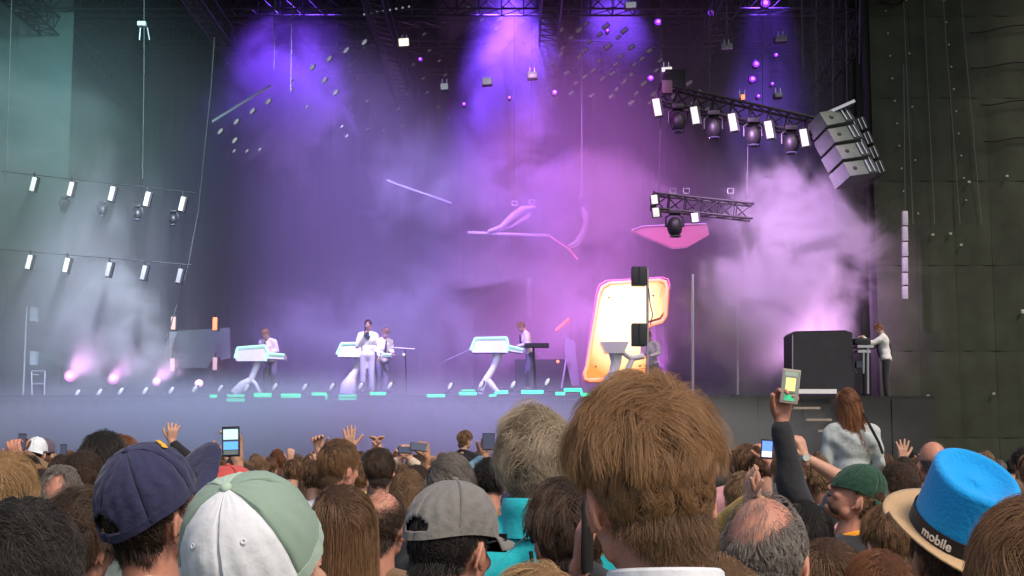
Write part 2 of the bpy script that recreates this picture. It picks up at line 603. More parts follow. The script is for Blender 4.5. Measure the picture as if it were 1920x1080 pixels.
# ================================================================== PEOPLE: bodies, hands, hair, hats
def remesh(mb_, vox, smooth_it=3, deci=None):
    """voxel-join overlapping shapes into one continuous skin; returns vertex and face lists"""
    me = bpy.data.meshes.new('tmp')
    me.from_pydata(mb_.v, [], mb_.f)
    o = bpy.data.objects.new('tmp', me)
    COL.objects.link(o)
    md = o.modifiers.new('r', 'REMESH'); md.mode = 'VOXEL'; md.voxel_size = vox; md.adaptivity = 0.0
    if smooth_it:
        sm = o.modifiers.new('s', 'SMOOTH'); sm.factor = .5; sm.iterations = smooth_it
    if deci:
        dc = o.modifiers.new('d', 'DECIMATE'); dc.ratio = deci
    dg = bpy.context.evaluated_depsgraph_get()
    ev = o.evaluated_get(dg)
    m2 = ev.to_mesh()
    vs = [v.co.copy() for v in m2.vertices]
    fs = [tuple(p.vertices) for p in m2.polygons]
    ev.to_mesh_clear()
    bpy.data.objects.remove(o)
    bpy.data.meshes.remove(me)
    return vs, fs

def skin_mat(name, c):
    m = mat(name, c, .52, var=.12, vscale=26, bump=.12, bscale=220, spec=.35, sss=.0)
    return m
SKIN = {
    'fair': skin_mat('skin_fair', (.56, .30, .21)),
    'pink': skin_mat('skin_pink', (.56, .25, .17)),
    'tan': skin_mat('skin_tan', (.43, .21, .125)),
    'dark': skin_mat('skin_dark', (.20, .095, .055)),
    'hazy': skin_mat('skin_stage', (.42, .26, .21)),
}

def cloth(name, c, rough=.85, bs=26, b=.5, var=.12):
    return mat(name, c, rough, var=var, vscale=9, bump=b, bscale=bs, spec=.25, sheen=.2)

def hair_mat(name, dark, light):
    key = 'hair_' + name
    if key in _mats: return _mats[key]
    m = bpy.data.materials.new(key)
    m.use_nodes = True
    nt = m.node_tree
    b = nt.nodes['Principled BSDF']
    b.inputs['Roughness'].default_value = .42
    b.inputs['Specular IOR Level'].default_value = .45
    hi = nt.nodes.new('ShaderNodeHairInfo')
    mx = nt.nodes.new('ShaderNodeMix'); mx.data_type = 'RGBA'
    mx.inputs['A'].default_value = tuple(dark) + (1,)
    mx.inputs['B'].default_value = tuple(light) + (1,)
    ad = nt.nodes.new('ShaderNodeMath'); ad.operation = 'MULTIPLY_ADD'
    ad.inputs[1].default_value = .55
    mu = nt.nodes.new('ShaderNodeMath'); mu.operation = 'MULTIPLY'
    mu.inputs[1].default_value = .5
    nt.links.new(hi.outputs['Random'], mu.inputs[0])
    nt.links.new(hi.outputs['Intercept'], ad.inputs[0])
    nt.links.new(mu.outputs[0], ad.inputs[2])
    nt.links.new(ad.outputs[0], mx.inputs['Factor'])
    nt.links.new(mx.outputs['Result'], b.inputs['Base Color'])
    _mats[key] = m
    # the under-layer of the same hair, where strands are too dense to tell apart
    mat(key + '_under', tuple(dark), .7, var=.35, vscale=60, bump=.8, bscale=160, spec=.2)
    return m

HAIRC = {
    'chestnut': ((.060, .030, .015), (.55, .30, .135)),
    'brown': ((.055, .028, .015), (.38, .20, .092)),
    'darkbrown': ((.026, .015, .010), (.13, .075, .045)),
    'black': ((.010, .008, .007), (.060, .048, .040)),
    'greyblond': ((.15, .11, .07), (.66, .53, .38)),
    'grey': ((.09, .075, .065), (.36, .31, .27)),
    'blond': ((.22, .125, .055), (.72, .46, .22)),
    'lightbrown': ((.10, .055, .028), (.42, .25, .13)),
    'auburn': ((.085, .032, .013), (.40, .165, .065)),
}
for k_, (a_, b_) in HAIRC.items(): hair_mat(k_, a_, b_)

AX = np.array([.078, .098, .114])          # half axes of the skull
AC = np.array([0, -.006, .006])

HSTYLE = dict(top=.030, side=.014, nape=.006, ltop=.07, lside=.045, lnape=.02, whorl=(.10, -.52, .84), swirl=.5, messy=.5,
              curl=0.0, curl_f=9.0, clump=.45, nclump=160, n=3500, K=7, r0=.0005, long=0.0, nape_z=-.78, zmax=2.0,
              bald=None, shell=.55, thin=1.0, grav=.25, topthin=None, stand=0.0)

def hair_arrays(st, rng, s=1.0):
    S = dict(HSTYLE); S.update(st)
    n, K = int(S['n']), S['K']
    d = rng.normal(size=(n * 4, 3)); d /= np.linalg.norm(d, axis=1)[:, None]
    phi = np.degrees(np.arccos(np.clip(-d[:, 1] / np.maximum(np.hypot(d[:, 0], d[:, 1]), 1e-6), -1, 1)))   # 0 back, 180 front
    nz = S['nape_z']
    zmin = np.interp(phi, [0, 40, 66, 80, 92, 104, 122, 150, 180], [nz, nz + .03, nz + .2, -.12, -.05, -.18, .30, .58, .62])
    zmin = zmin + rng.normal(size=len(d)) * .035
    ok = (d[:, 2] > zmin) & (d[:, 2] < S['zmax'])
    if S['bald'] is not None:
        c = np.array(S['bald'][0], float); c /= np.linalg.norm(c)
        ang = np.degrees(np.arccos(np.clip(d @ c, -1, 1)))
        keep = np.clip((ang - S['bald'][1]) / S['bald'][2], S['bald'][3], 1)
        ok &= rng.random(len(d)) < keep
    d = d[ok][:n]
    n = len(d)
    wh = np.array(S['whorl'], float); wh /= np.linalg.norm(wh)
    # clumps
    M = S['nclump']
    idx = rng.integers(0, n, M)
    G = d[idx]
    ci = np.empty(n, int)
    for i in range(0, n, 2000):
        ci[i:i + 2000] = np.argmax(d[i:i + 2000] @ G.T, axis=1)
    cn = rng.normal(size=(M, 3))
    cr = rng.random(M)
    def sim(d0, cidx, own):
        m = len(d0)
        z = d0[:, 2]
        wt = np.clip((z - .1) / .6, 0, 1)
        wn_ = np.clip((.20 - z) / .90, 0, 1)
        ws = 1 - wt - wn_ * (1 - wt)
        hh = S['top'] * wt + S['nape'] * wn_ * (1 - wt) + S['side'] * np.clip(ws, 0, 1)
        LL = S['ltop'] * wt + S['lnape'] * wn_ * (1 - wt) + S['lside'] * np.clip(ws, 0, 1)
        if S['long'] > 0: LL = np.full(m, S['long']) * (.8 + .3 * rng.random(m))
        hh = hh * (.35 + .65 * own) * (.75 + .5 * cr[cidx])
        LL = LL * (.75 + .5 * rng.random(m)) * (.85 + .3 * cr[cidx])
        e = d0.copy()
        nrm = e / AX; nrm /= np.linalg.norm(nrm, axis=1)[:, None]
        pts = [e * AX + AC]
        pos = pts[0].copy()
        fall = np.zeros(m, bool)
        nv = cn[cidx] * S['messy'] + rng.normal(size=(m, 3)) * S['messy'] * .35
        drop = rng.normal(size=(m, 2)) * .05
        for k in range(1, K + 1):
            st_ = LL / K
            f = e - wh * (e @ wh)[:, None] * .9 - wh * .55
            sw = np.cross(np.broadcast_to(wh, e.shape), e)
            near = np.exp(-((1 - e @ wh) / .25))
            f = f + sw * (S['swirl'] * (.25 + 1.2 * near))[:, None]
            f[:, 2] -= S['grav'] * (1 + (e[:, 2] < 0) * 2)
            # combed forward at the front
            f = f + nv * .9
            f = f - e * (f * e).sum(1)[:, None]
            f /= np.maximum(np.linalg.norm(f, axis=1), 1e-6)[:, None]
            if k == 1:
                f = f * (1 - S['stand'])
            if S['long'] == 0:
                ph2 = np.degrees(np.arccos(np.clip(-e[:, 1] / np.maximum(np.hypot(e[:, 0], e[:, 1]), 1e-6), -1, 1)))
                zm2 = np.interp(ph2, [0, 40, 66, 80, 92, 104, 122, 150, 180], [nz, nz + .03, nz + .2, -.12, -.05, -.18, .30, .58, .62])
                mv = np.clip((e[:, 2] - (zm2 - .10 - .34 * np.clip((72 - ph2) / 40, 0, 1) * own ** 1.5)) / .16, .04, 1)
                f = f * np.where(e[:, 1] > .35, 1, mv)[:, None]
            e2 = e + f * (st_ / .098)[:, None]
            e2 /= np.linalg.norm(e2, axis=1)[:, None]
            nrm = e2 / AX; nrm /= np.linalg.norm(nrm, axis=1)[:, None]
            t = k / K
            hk = hh * (1 - (1 - t) ** 2)
            if S['long'] > 0:
                hk = hh * min(1, t * 5) * (1.0)
            p2 = e2 * AX + AC + nrm * hk[:, None]
            if S['long'] > 0:
                fall_now = fall | (e2[:, 2] < -.15)
                dn = np.stack([drop[:, 0] + .12 * np.sign(pos[:, 0]) * (pos[:, 2] < -.12), -.05 + drop[:, 1] + 0 * drop[:, 1], -np.ones(m)], 1)
                dn /= np.linalg.norm(dn, axis=1)[:, None]
                p3 = pos + dn * st_[:, None] + nv * .0012
                p2 = np.where(fall_now[:, None], p3, p2)
                e2 = np.where(fall_now[:, None], e, e2)
                fall = fall_now
            if S['curl'] > 0:
                ph = own * 6.28 + cr[cidx] * 12.6
                axv = np.cross(nrm, np.roll(nrm, 1, axis=1))
                off = np.sin(ph + t * S['curl_f'])[:, None] * axv + np.cos(ph + t * S['curl_f'])[:, None] * nrm
                pts.append(p2 + off * S['curl'] * t)
            else:
                pts.append(p2)
            pos = p2
            e = e2
        return np.stack(pts, 1)
    g = sim(G, np.arange(M), np.full(M, .8))
    a = sim(d, ci, rng.random(n))
    t = (np.arange(K + 1) / K) ** 1.4
    if S['clump'] > 0:
        w = (S['clump'] * (.6 + .4 * rng.random(n)))[:, None, None] * t[None, :, None]
        gp = g[ci] + (a[:, :1] - g[ci][:, :1]) * (1 - t[None, :, None] * .55)
        a = a * (1 - w) + gp * w
    return a, S

def hair_curves(name, arr, radius, m, parent, M, tip=.35):
    """arr: strands x points x 3 in the head's frame"""
    n, k, _ = arr.shape
    M3 = np.array(M.to_3x3()); tr = np.array(M.translation)
    pts = (arr.reshape(-1, 3) @ M3.T + tr).astype(np.float32)
    hc = bpy.data.hair_curves.new(name)
    hc.add_curves([k] * n)
    hc.attributes['position'].data.foreach_set('vector', pts.ravel()) if 'position' in hc.attributes else hc.points.foreach_set('position', pts.ravel())
    ra = hc.attributes.get('radius') or hc.attributes.new('radius', 'FLOAT', 'POINT')
    prof = np.linspace(1, tip, k)
    ra.data.foreach_set('value', np.tile(prof * radius, n).astype(np.float32))
    hc.materials.append(m)
    o = bpy.data.objects.new(name, hc)
    link(o)
    o.parent = parent
    return o

def add_hair(root, M, style, colour, seed, sc=1.0):
    rng = np.random.default_rng(seed)
    arr, S = hair_arrays(style, rng)
    hm = hair_mat(colour, *HAIRC[colour])
    um = _mats['hair_' + colour + '_under']
    # under-layer
    bm = bmesh.new()
    bmesh.ops.create_icosphere(bm, subdivisions=4 if S['n'] > 1500 else 3, radius=1)
    kill = []
    for v in bm.verts:
        d = v.co.normalized()
        ph = math.degrees(math.acos(max(-1, min(1, -d.y / max(math.hypot(d.x, d.y), 1e-6)))))
        nz = S['nape_z']
        zm = float(np.interp(ph, [0, 40, 66, 80, 92, 104, 122, 150, 180], [nz, nz + .03, nz + .2, -.12, -.05, -.18, .30, .58, .62]))
        edge = (d.z - zm)
        bad = edge < 0 or d.z > S['zmax']
        if S['bald'] is not None:
            c = Vector(S['bald'][0]).normalized()
            if math.degrees(d.angle(c)) < S['bald'][1] + S['bald'][2] * .75: bad = True
        if bad: kill.append(v)
        wt = max(0, min(1, (d.z - .1) / .6)); wn2 = max(0, min(1, (.20 - d.z) / .90))
        h = S['top'] * wt + S['nape'] * wn2 * (1 - wt) + S['side'] * max(0, 1 - wt - wn2 * (1 - wt))
        k = S['shell'] * min(1, max(0, edge) * 2.2)
        q = Vector((d.x * AX[0], d.y * AX[1], d.z * AX[2]))
        nr = Vector((d.x / AX[0], d.y / AX[1], d.z / AX[2])).normalized()
        wob = 1 + .35 * math.sin(d.x * 17 + seed) * math.sin(d.y * 13 + seed * 2) * math.sin(d.z * 15)
        v.co = q + Vector(AC) + nr * (h * k * wob + .0015)
    bmesh.ops.delete(bm, geom=kill, context='VERTS')
    bm.transform(M)
    me = bpy.data.meshes.new('hair')
    bm.to_mesh(me); bm.free()
    me.shade_smooth()
    me.materials.append(um)
    ho = bpy.data.objects.new('hair', me)
    link(ho); ho.parent = root
    if S['long'] == 0 and S['n'] >= 3000:
        # the short taper down the neck
        m_ = int(S['n'] * .20)
        az = rng.normal(size=m_) * .62
        zz = -.045 - .070 * rng.random(m_) ** 1.3 * np.cos(np.clip(az, -1.5, 1.5))
        rad = .0565 + (.002 + .010 * rng.random(m_)) * np.clip((zz + .112) / .082, 0, 1)
        base = np.stack([np.sin(az) * rad, -.036 - np.cos(az) * rad * .98, zz], 1)
        dn_ = np.stack([np.sin(az) * .25, -.25 + 0 * az, -np.ones(m_)], 1) + rng.normal(size=(m_, 3)) * .25
        dn_ /= np.linalg.norm(dn_, axis=1)[:, None]
        L_ = (.011 + .014 * rng.random(m_))[:, None] * (1.35 - (-.045 - zz)[:, None] / .075)
        kk = arr.shape[1]
        ext = np.stack([base + dn_ * L_ * (q / (kk - 1)) for q in range(kk)], 1)
        dk, lt = HAIRC[colour]
        lo_m = hair_mat(colour + '_clipped', tuple(x * .85 for x in dk), tuple(x * .48 for x in lt))
        low = arr[:, 0, 2] < -.022 + rng.normal(size=len(arr)) * .012
        hair_curves('hair_strands', np.concatenate([arr[low], ext], 0), S['r0'], lo_m, ho, M)
        arr = arr[~low]
    hair_curves('hair_strands', arr, S['r0'], hm, ho, M)
    return ho

def head_shapes(m, ears=True, beard=False):
    m.ball((0, -.008, .004), (.076, .093, .106), nu=26, nv=16)
    m.ball((0, .030, -.040), (.061, .060, .082), nu=22, nv=14)
    m.ball((0, .062, -.100), (.030, .026, .020))
    for sx in (-1, 1):
        m.ball((sx * .044, .008, -.080), (.020, .030, .026))
        m.ball((sx * .034, .066, -.045), (.022, .022, .020))
        m.ball((sx * .028, .084, .014), (.022, .010, .007))
        if ears:
            pts = [(sx * (.077 + .012 * math.sin(t)), -.006 - .016 * math.sin(t * .9) + .010 * math.cos(t * 1.0) , -.030 + .030 * math.cos(t)) for t in np.linspace(-.2, 3.1, 9)]
            m.path(pts, .0052, 8)
            m.ball((sx * .081, -.006, -.030), (.006, .016, .026), rot=(0, 0, -sx * .35))
            m.ball((sx * .078, .002, -.056), (.006, .008, .009))
    m.capsule((0, .090, .004), .007, (0, .108, -.034), .0105)
    for sx in (-1, 1): m.ball((sx * .011, .100, -.038), (.007, .009, .006))
    m.ball((0, .086, -.066), (.022, .010, .0055))
    m.ball((0, .084, -.077), (.019, .010, .006))
    m.ball((0, .030, -.105), (.034, .040, .018))

def hand_shapes(m, wrist, zdir, ydir, s=1.0, curl=.2, side=1, spread=.12, thumb=.6):
    """a hand: palm, four unequal bent fingers, thumb. zdir along the fingers, ydir the way the palm faces, side +1: thumb on local +x"""
    z = Vector(zdir).normalized()
    y = (Vector(ydir) - z * Vector(ydir).dot(z)).normalized()
    x = y.cross(z)
    w = Vector(wrist)
    L = lambda a, b, c: w + (x * a * side + y * b + z * c) * s
    m.capsule(L(0, 0, -.03), .027 * s, L(0, 0, .01), .024 * s)
    for a in (-.026, -.009, .009, .026):
        m.capsule(L(a * .6, 0, .012), .0165 * s, L(a, .002, .082), .0140 * s, 10)
    m.ball(L(.024, .008, .034), (.016 * s,) * 3)
    for i, (bx, ln) in enumerate(((.030, .070), (.0102, .079), (-.0102, .073), (-.030, .058))):
        p = L(bx, .001, .086)
        ang = 0
        sp = bx / .028 * spread
        for j, fr in enumerate((.45, .31, .24)):
            ang += curl * (.9, 1.2, .9)[j] * (1 + .12 * i)
            dv = (z * math.cos(ang) + y * math.sin(ang)) * math.cos(sp) + x * side * math.sin(sp)
            q = p + dv * ln * fr * s
            m.capsule(p, (.0108 - .0010 * j) * s, q, (.0099 - .0010 * j) * s, 8)
            p = q
    p = L(.030, .006, .026)
    ang = 0
    for j, ln in enumerate((.036, .030, .024)):
        ang += thumb * .22
        dv = (x * side * math.cos(.75 + ang) * 1.0 + z * math.sin(.75 + ang * .6) + y * (.15 + curl * .55)).normalized()
        q = p + dv * ln * s
        m.capsule(p, (.0145 - .0014 * j) * s, q, (.0130 - .0014 * j) * s, 8)
        p = q
    return L

def rotm(yaw=0, pitch=0, roll=0):
    """yaw clockwise seen from above, pitch up, roll clockwise seen from behind (degrees)"""
    return Matrix.Rotation(-R(yaw), 4, 'Z') @ Matrix.Rotation(R(pitch), 4, 'X') @ Matrix.Rotation(R(roll), 4, 'Y')

def solve_arm(q, sx, sh, org, yaw, s):
    """'px': the wrist is reached for at that place; the elbow bends towards the hint"""
    rot = Matrix.Rotation(R(yaw), 3, 'Z')
    if 'px' in q:
        wv = P(*q['px'])
        tgt = rot @ (wv - Vector(org)) / s
    else:
        tgt = Vector(q['w'])
    U, F = .300, .265
    dv = tgt - sh
    L = dv.length
    if L > U + F - .004:
        dv = dv.normalized() * (U + F - .004); L = dv.length
    tgt = sh + dv
    a = (U * U - F * F + L * L) / (2 * L)
    h = math.sqrt(max(U * U - a * a, 0))
    t = dv.normalized()
    hint = Vector(q.get('hint', (sx * .8, .1, -.6)))
    hp = hint - t * hint.dot(t)
    if hp.length < 1e-4: hp = Vector((sx, 0, 0))
    q['e'] = q['e'] if 'e' in q else sh + t * a + hp.normalized() * h
    q['w'] = tgt
    q['wrist_world'] = Vector(org) + rot.transposed() @ tgt * s
    if q.get('world', True):
        q['z'] = rot @ Vector(q['z']); q['y'] = rot @ Vector(q['y'])
    LAST['wrist' + ('L' if sx < 0 else 'R')] = q['wrist_world']
    LAST['s'] = s
    return q
LAST = {}

def person(label, px, py, d, yaw=0, hyaw=0, hpitch=0, hroll=0, extra=.025, skin='fair', hair=None, hairc='brown', shirt=None,
           arms=None, near=True, name='person', group=None, seed=1, sleeves='long', s=None, zbase=None, pose='stand', trousers=None,
           collar=None, cat='person', loose=0.0, lean=0.0, legs=True, ears=True, vox=None, hands_vox=None, face=False, noshirt_top=0.0):
    """px, py: where the top of the head shows; d: distance. Returns (root, head matrix, scale)."""
    top = P(px, py, d)
    if zbase is None: zbase = 0.0
    if s is None: s = (top.z - zbase - extra) / 1.777
    else: zbase = top.z - extra - 1.777 * s
    root = thing(name, label, cat, (top.x, d, zbase), group, -R(yaw))
    piv = Vector((0, -.015, 1.545))
    leanM = Matrix.Translation((0, 0, .95)) @ Matrix.Rotation(-R(lean), 4, 'X') @ Matrix.Translation((0, 0, -.95))
    S4 = Matrix.Scale(s, 4)
    HM0 = Matrix.Translation(piv) @ rotm(hyaw, hpitch, hroll) @ Matrix.Translation(Vector((0, .02, 1.668)) - piv)
    HM = S4 @ leanM @ HM0
    BM_ = S4 @ leanM
    # keep the head top above the chosen pixel when the head is tilted: shift body instead
    hv = .0055 if near else .011
    bv = .020 if near else .034
    if vox: hv = vox
    sk = SKIN[skin]
    out_v, out_f = [], []
    def push(vs, fs):
        k = len(out_v)
        out_v.extend(vs)
        out_f.extend([tuple(i + k for i in f) for f in fs])
    # head and neck
    m = MB()
    hm_ = MB(); head_shapes(hm_, ears=ears)
    m.add(hm_.v, hm_.f, leanM @ HM0)
    nk = MB()
    a = leanM @ HM0 @ Vector((0, -.030, -.060)); b = leanM @ Vector((0, -.012, 1.485))
    nk.capsule(a, .054, b, .060)
    nk.capsule(leanM @ HM0 @ Vector((0, -.052, -.045)), .036, leanM @ Vector((0, -.040, 1.485)), .046)
    m.add(nk.v, nk.f)
    vs, fs = remesh(m, hv, 3)
    push(vs, fs)
    # torso, arms, legs
    t = MB()
    T = lambda x, y, z: leanM @ Vector((x, y, z))
    sit = pose == 'sit'
    def torso(m, inf=0.0, low=.80):
        m.ball(T(0, 0, 1.30), (.160 + inf, .112 + inf, .205), nu=20, nv=12)
        m.ball(T(0, .0, 1.08), (.142 + inf, .100 + inf, .18), nu=20, nv=12)
        m.ball(T(0, 0, .95), (.160 + inf, .112 + inf, .12), nu=20, nv=12)
        for sx in (-1, 1):
            m.capsule(T(sx * .03, -.02, 1.475 + inf * .3), .045 + inf * .5, T(sx * .165, -.005, 1.425), .052 + inf, 12)
            m.capsule(T(sx * .06, -.045, 1.38), .06 + inf, T(sx * .13, -.04, 1.34), .06 + inf, 12)
    def leg_pts(sx):
        if sit:
            return [T(sx * .09, .02, .90), T(sx * .13, .42, .86), T(sx * .12, .46, .45)]
        return [T(sx * .09, 0, .90), Vector((sx * .10, .02, .49)), Vector((sx * .11, 0, .09))]
    arms = arms or {}
    A = {}
    for sx, key in ((-1, 'L'), (1, 'R')):
        if key in arms:
            A[key] = solve_arm(dict(arms[key]), sx, T(sx * .185, -.005, 1.415), (top.x, d, zbase), yaw, s)
        else:
            A[key] = dict(e=(sx * .235, -.02, 1.14), w=(sx * .225, .07, .90), z=(0, .2, -1), y=(-sx, 0, 0), curl=.35)
    torso(t)
    for sx, key in ((-1, 'L'), (1, 'R')):
        q = A[key]
        sh = T(sx * .185, -.005, 1.415)
        t.capsule(sh, .054, Vector(q['e']), .042, 12)
        t.capsule(Vector(q['e']), .041, Vector(q['w']), .030, 12)
        lp = leg_pts(sx)
        if legs:
            t.capsule(lp[0], .088, lp[1], .058, 12)
            t.capsule(lp[1], .058, lp[2], .040, 12)
            t.ball(lp[2] + Vector((0, .06, -.045)), (.042, .12, .038))
    vs, fs = remesh(t, bv, 2)
    push(vs, fs)
    # forearms and hands, finer
    for sx, key in ((-1, 'L'), (1, 'R')):
        q = A[key]
        if key in arms or near:
            h = MB()
            e_, w_ = Vector(q['e']), Vector(q['w'])
            md_ = e_.lerp(w_, .25)
            h.capsule(md_, .0405, e_.lerp(w_, .5), .037, 14)
            h.capsule(e_.lerp(w_, .5), .037, w_, .027, 14)
            hand_shapes(h, w_, q['z'], q['y'], 1.0, q.get('curl', .2), q.get('side', -sx), q.get('spread', .12), q.get('thumb', .6))
            hvx = hands_vox or (.0042 if key in arms else .009)
            vs, fs = remesh(h, hvx, 1)
            push(vs, fs)
    me = bpy.data.meshes.new('body')
    me.from_pydata([tuple(v * s) for v in out_v], [], out_f)
    me.shade_smooth()
    me.materials.append(sk)
    bo = bpy.data.objects.new('body', me)
    link(bo); bo.parent = root
    # clothes
    if shirt is not None:
        c = MB()
        torso(c, .016 + loose)
        for sx, key in ((-1, 'L'), (1, 'R')):
            q = A[key]
            sh = T(sx * .185, -.005, 1.415)
            e_, w_ = Vector(q['e']), Vector(q['w'])
            if sleeves == 'long':
                c.capsule(sh, .072 + loose * .5, e_, .058 + loose * .5, 14)
                c.capsule(e_, .057 + loose * .5, e_.lerp(w_, .90), .040 + loose * .3, 14)
            else:
                c.capsule(sh, .070, sh.lerp(e_, .62), .062, 14)
        c.ball(T(0, -.030, 1.425), (.105, .080, .075))
        if collar:
            c.path([T(.064 * math.sin(a), -.014 + .062 * math.cos(a), 1.500 - .018 * math.cos(a)) for a in np.linspace(0, 6.283, 20)], .017, 8)
        vs, fs = remesh(c, .014 if near else .026, 3 if loose == 0 else 14)
        # folds
        vv = []
        rr = random.Random(seed)
        f1, f2 = rr.uniform(18, 26), rr.uniform(30, 44)
        for v in vs:
            k = .006 * math.sin(v.x * f1 + v.z * f2 * .6 + seed) * math.sin(v.z * f1 - v.y * 20) + .0035 * math.sin(v.z * f2 + v.x * 31)
            cdir = Vector((v.x, v.y, 0))
            vv.append(v + (cdir.normalized() * k if cdir.length > 1e-4 else Vector()))
        me = bpy.data.meshes.new('shirt')
        me.from_pydata([tuple(v * s) for v in vv], [], fs)
        me.shade_smooth(); me.materials.append(shirt)
        so = bpy.data.objects.new('shirt' if collar != 'jacket' else 'jacket', me)
        link(so); so.parent = root
        if collar and not isinstance(collar, str):
            cm = MB().path([T(.066 * math.sin(a), -.014 + .064 * math.cos(a), 1.508 - .018 * math.cos(a)) for a in np.linspace(0, 6.283, 28)], .013, 8)
            co = cm.build('collar', shirt if collar is True else collar, None); co.parent = root
            co.scale = (s, s, s)
    if legs:
        c = MB()
        c.ball(T(0, 0, .92), (.172, .124, .12), nu=18, nv=10)
        for sx in (-1, 1):
            lp = leg_pts(sx)
            c.capsule(lp[0], .102, lp[1], .078, 12)
            c.capsule(lp[1], .076, lp[2] + (lp[1] - lp[2]) * .05, .066, 12)
        vs, fs = remesh(c, .034, 2)
        me = bpy.data.meshes.new('trousers')
        me.from_pydata([tuple(v * s) for v in vs], [], fs)
        me.shade_smooth(); me.materials.append(trousers or cloth('denim', (.035, .045, .075)))
        to = bpy.data.objects.new('trousers', me)
        link(to); to.parent = root
    if face:
        for sx in (-1, 1):
            e = MB().ball((0, 0, 0), .0115, nu=14, nv=10)
            e2 = MB().add(e.v, e.f, HM @ Matrix.Translation((sx * .030, .079, -.002)))
            eo = e2.build('eye', mat('eye_white', (.75, .72, .68), .2), None); eo.parent = root
            ir = MB().add(*(lambda b: (b.v, b.f))(MB().ball((0, 0, 0), (.0055, .003, .0055), nu=12, nv=6)), HM @ Matrix.Translation((sx * .030, .0895, -.002)))
            io = ir.build('iris', mat('iris', (.03, .02, .015), .15), eo, world=False)
            br = MB().add(*(lambda b: (b.v, b.f))(MB().path([(sx * (.014 + .03 * t), .0935 - .012 * t * t, .018 + .006 * math.sin(t * 3)) for t in (0, .3, .6, 1)], .0032, 6)), HM)
            bo2 = br.build('eyebrow', _mats['hair_darkbrown_under'], root, world=False)
    if hair is not None:
        add_hair(root, HM, hair, hairc, seed)
    return root, HM, s

# ------------------------------------------------------------------ hats
def cap(root, HM, m_dome, m_brim=None, back=False, tilt=0, opening=False, slit=(27, 25), wrinkle=1.0, yawc=0, panels=None, button=None, badge=None, size=1.0, m_open=None, flat=1.0, brim_len=.072, seams=True, name='cap', brim_up=0.0):
    """baseball cap: six panels, brim, button; in the head frame, then rotated"""
    CM = HM @ Matrix.Rotation(R(180 if back else 0) - R(yawc), 4, 'Z') @ Matrix.Rotation(R(tilt), 4, 'X')
    ax, ay, hz, zr = .0865 * size, .1060 * size, .118 * size * flat, .012
    def pt(th, ph, off=0.0):
        c, s_ = math.cos(ph), math.sin(ph)
        q = 2.35
        cc = max(c, 0) ** (2 / q); ss = max(s_, 0) ** (2 / q)
        seam = abs(((th / (math.pi / 3)) % 1) - .5) * 2           # 1 at the seams
        dent = .0028 * min(1, c * 3) * max(0, (seam - .86) / .14) * (1 if seams else 0)
        wr = (.0018 * math.sin(th * 7 + ph * 9) * math.sin(ph * 11 + th * 3) + .0012 * math.sin(th * 19 + ph * 5 + 2 * math.sin(ph * 6))) * wrinkle * c
        k = 1 + (off - dent + wr) / .1
        drop = -.022 * (math.cos(th) < 0) * (math.cos(th) ** 2)    # lower at the back
        return Vector((ax * cc * math.sin(th) * k, ay * cc * math.cos(th) * k - .004, zr + drop * c + hz * ss * k))
    ho = None
    capo = None
    NT, NP = (26, 26) if opening else (14, 14)
    first = None
    # dome body is the cap part; panels its sub-parts
    band = MB()
    vs, fs = [], []
    N = 84
    for i in range(N):
        th = 2 * math.pi * i / N
        for ph, off in ((-.0, .0006), (.10, .0012), (.10, -.003), (-.0, -.003)):
            vs.append(pt(th, max(ph, 0), off))
    for i in range(N):
        th = (i + .5) / N * 360
        if opening and abs(th - 180) < 4: pass
        for k in range(4):
            a = i * 4 + k; b = i * 4 + (k + 1) % 4; c2 = ((i + 1) % N) * 4 + (k + 1) % 4; d2 = ((i + 1) % N) * 4 + k
            fs.append((a, b, c2, d2))
    band.add(vs, fs, CM)
    capo = band.build(name, m_dome, None); capo.parent = root
    for pn in range(6):
        vs, fs = [], []
        th0 = pn * math.pi / 3
        for i in range(NT + 1):
            for j in range(NP + 1):
                th = th0 + (math.pi / 3) * i / NT
                ph = (math.pi / 2) * j / NP
                vs.append(pt(th, ph))
        for i in range(NT):
            for j in range(NP):
                th = th0 + (math.pi / 3) * (i + .5) / NT
                ph = (math.pi / 2) * (j + .5) / NP
                if opening:
                    da = math.degrees(abs(th - math.pi)); dp = math.degrees(ph)
                    if (da / slit[0]) ** 2 + ((dp - 7) / slit[1]) ** 2 < 1 and dp > 7: continue
                a = i * (NP + 1) + j
                fs.append((a, a + 1, a + NP + 2, a + NP + 1))
        mp = MB().add(vs, fs, CM)
        mm = m_dome if panels is None else panels[pn]
        me = mp.mesh('panel')
        me.materials.append(mm)
        po = bpy.data.objects.new('panel', me); link(po); po.parent = capo
        sm = po.modifiers.new('t', 'SOLIDIFY'); sm.thickness = .0022; sm.offset = -1
    # brim
    vs, fs = [], []
    NB, NR = 22, 7
    for i in range(NB + 1):
        th = R(-58 + 116 * i / NB)
        e = pt(th, .0, .001)
        for j in range(NR + 1):
            r = j / NR
            ext = brim_len * max(math.cos(th * 1.5), 0) ** .5 * r
            x = e.x * (1 + .10 * r); y = e.y + ext
            z = e.z - .30 * (x * x) / .09 * (.3 + r) + (brim_up - .10) * ext + .006
            vs.append((x, y, z))
    for i in range(NB):
        for j in range(NR):
            a = i * (NR + 1) + j
            fs.append((a, a + NR + 1, a + NR + 2, a + 1))
    mb_ = MB().add(vs, fs, CM)
    me = mb_.mesh('brim'); me.materials.append(m_brim or m_dome)
    bo = bpy.data.objects.new('brim', me); link(bo); bo.parent = capo
    sm = bo.modifiers.new('t', 'SOLIDIFY'); sm.thickness = .003; sm.offset = 0
    bt = MB().ball((0, -.004, zr + hz + .001), (.0085, .0085, .0055))
    MB().add(bt.v, bt.f, CM).build('button', button or m_dome, capo, world=False)
    return capo, CM, pt

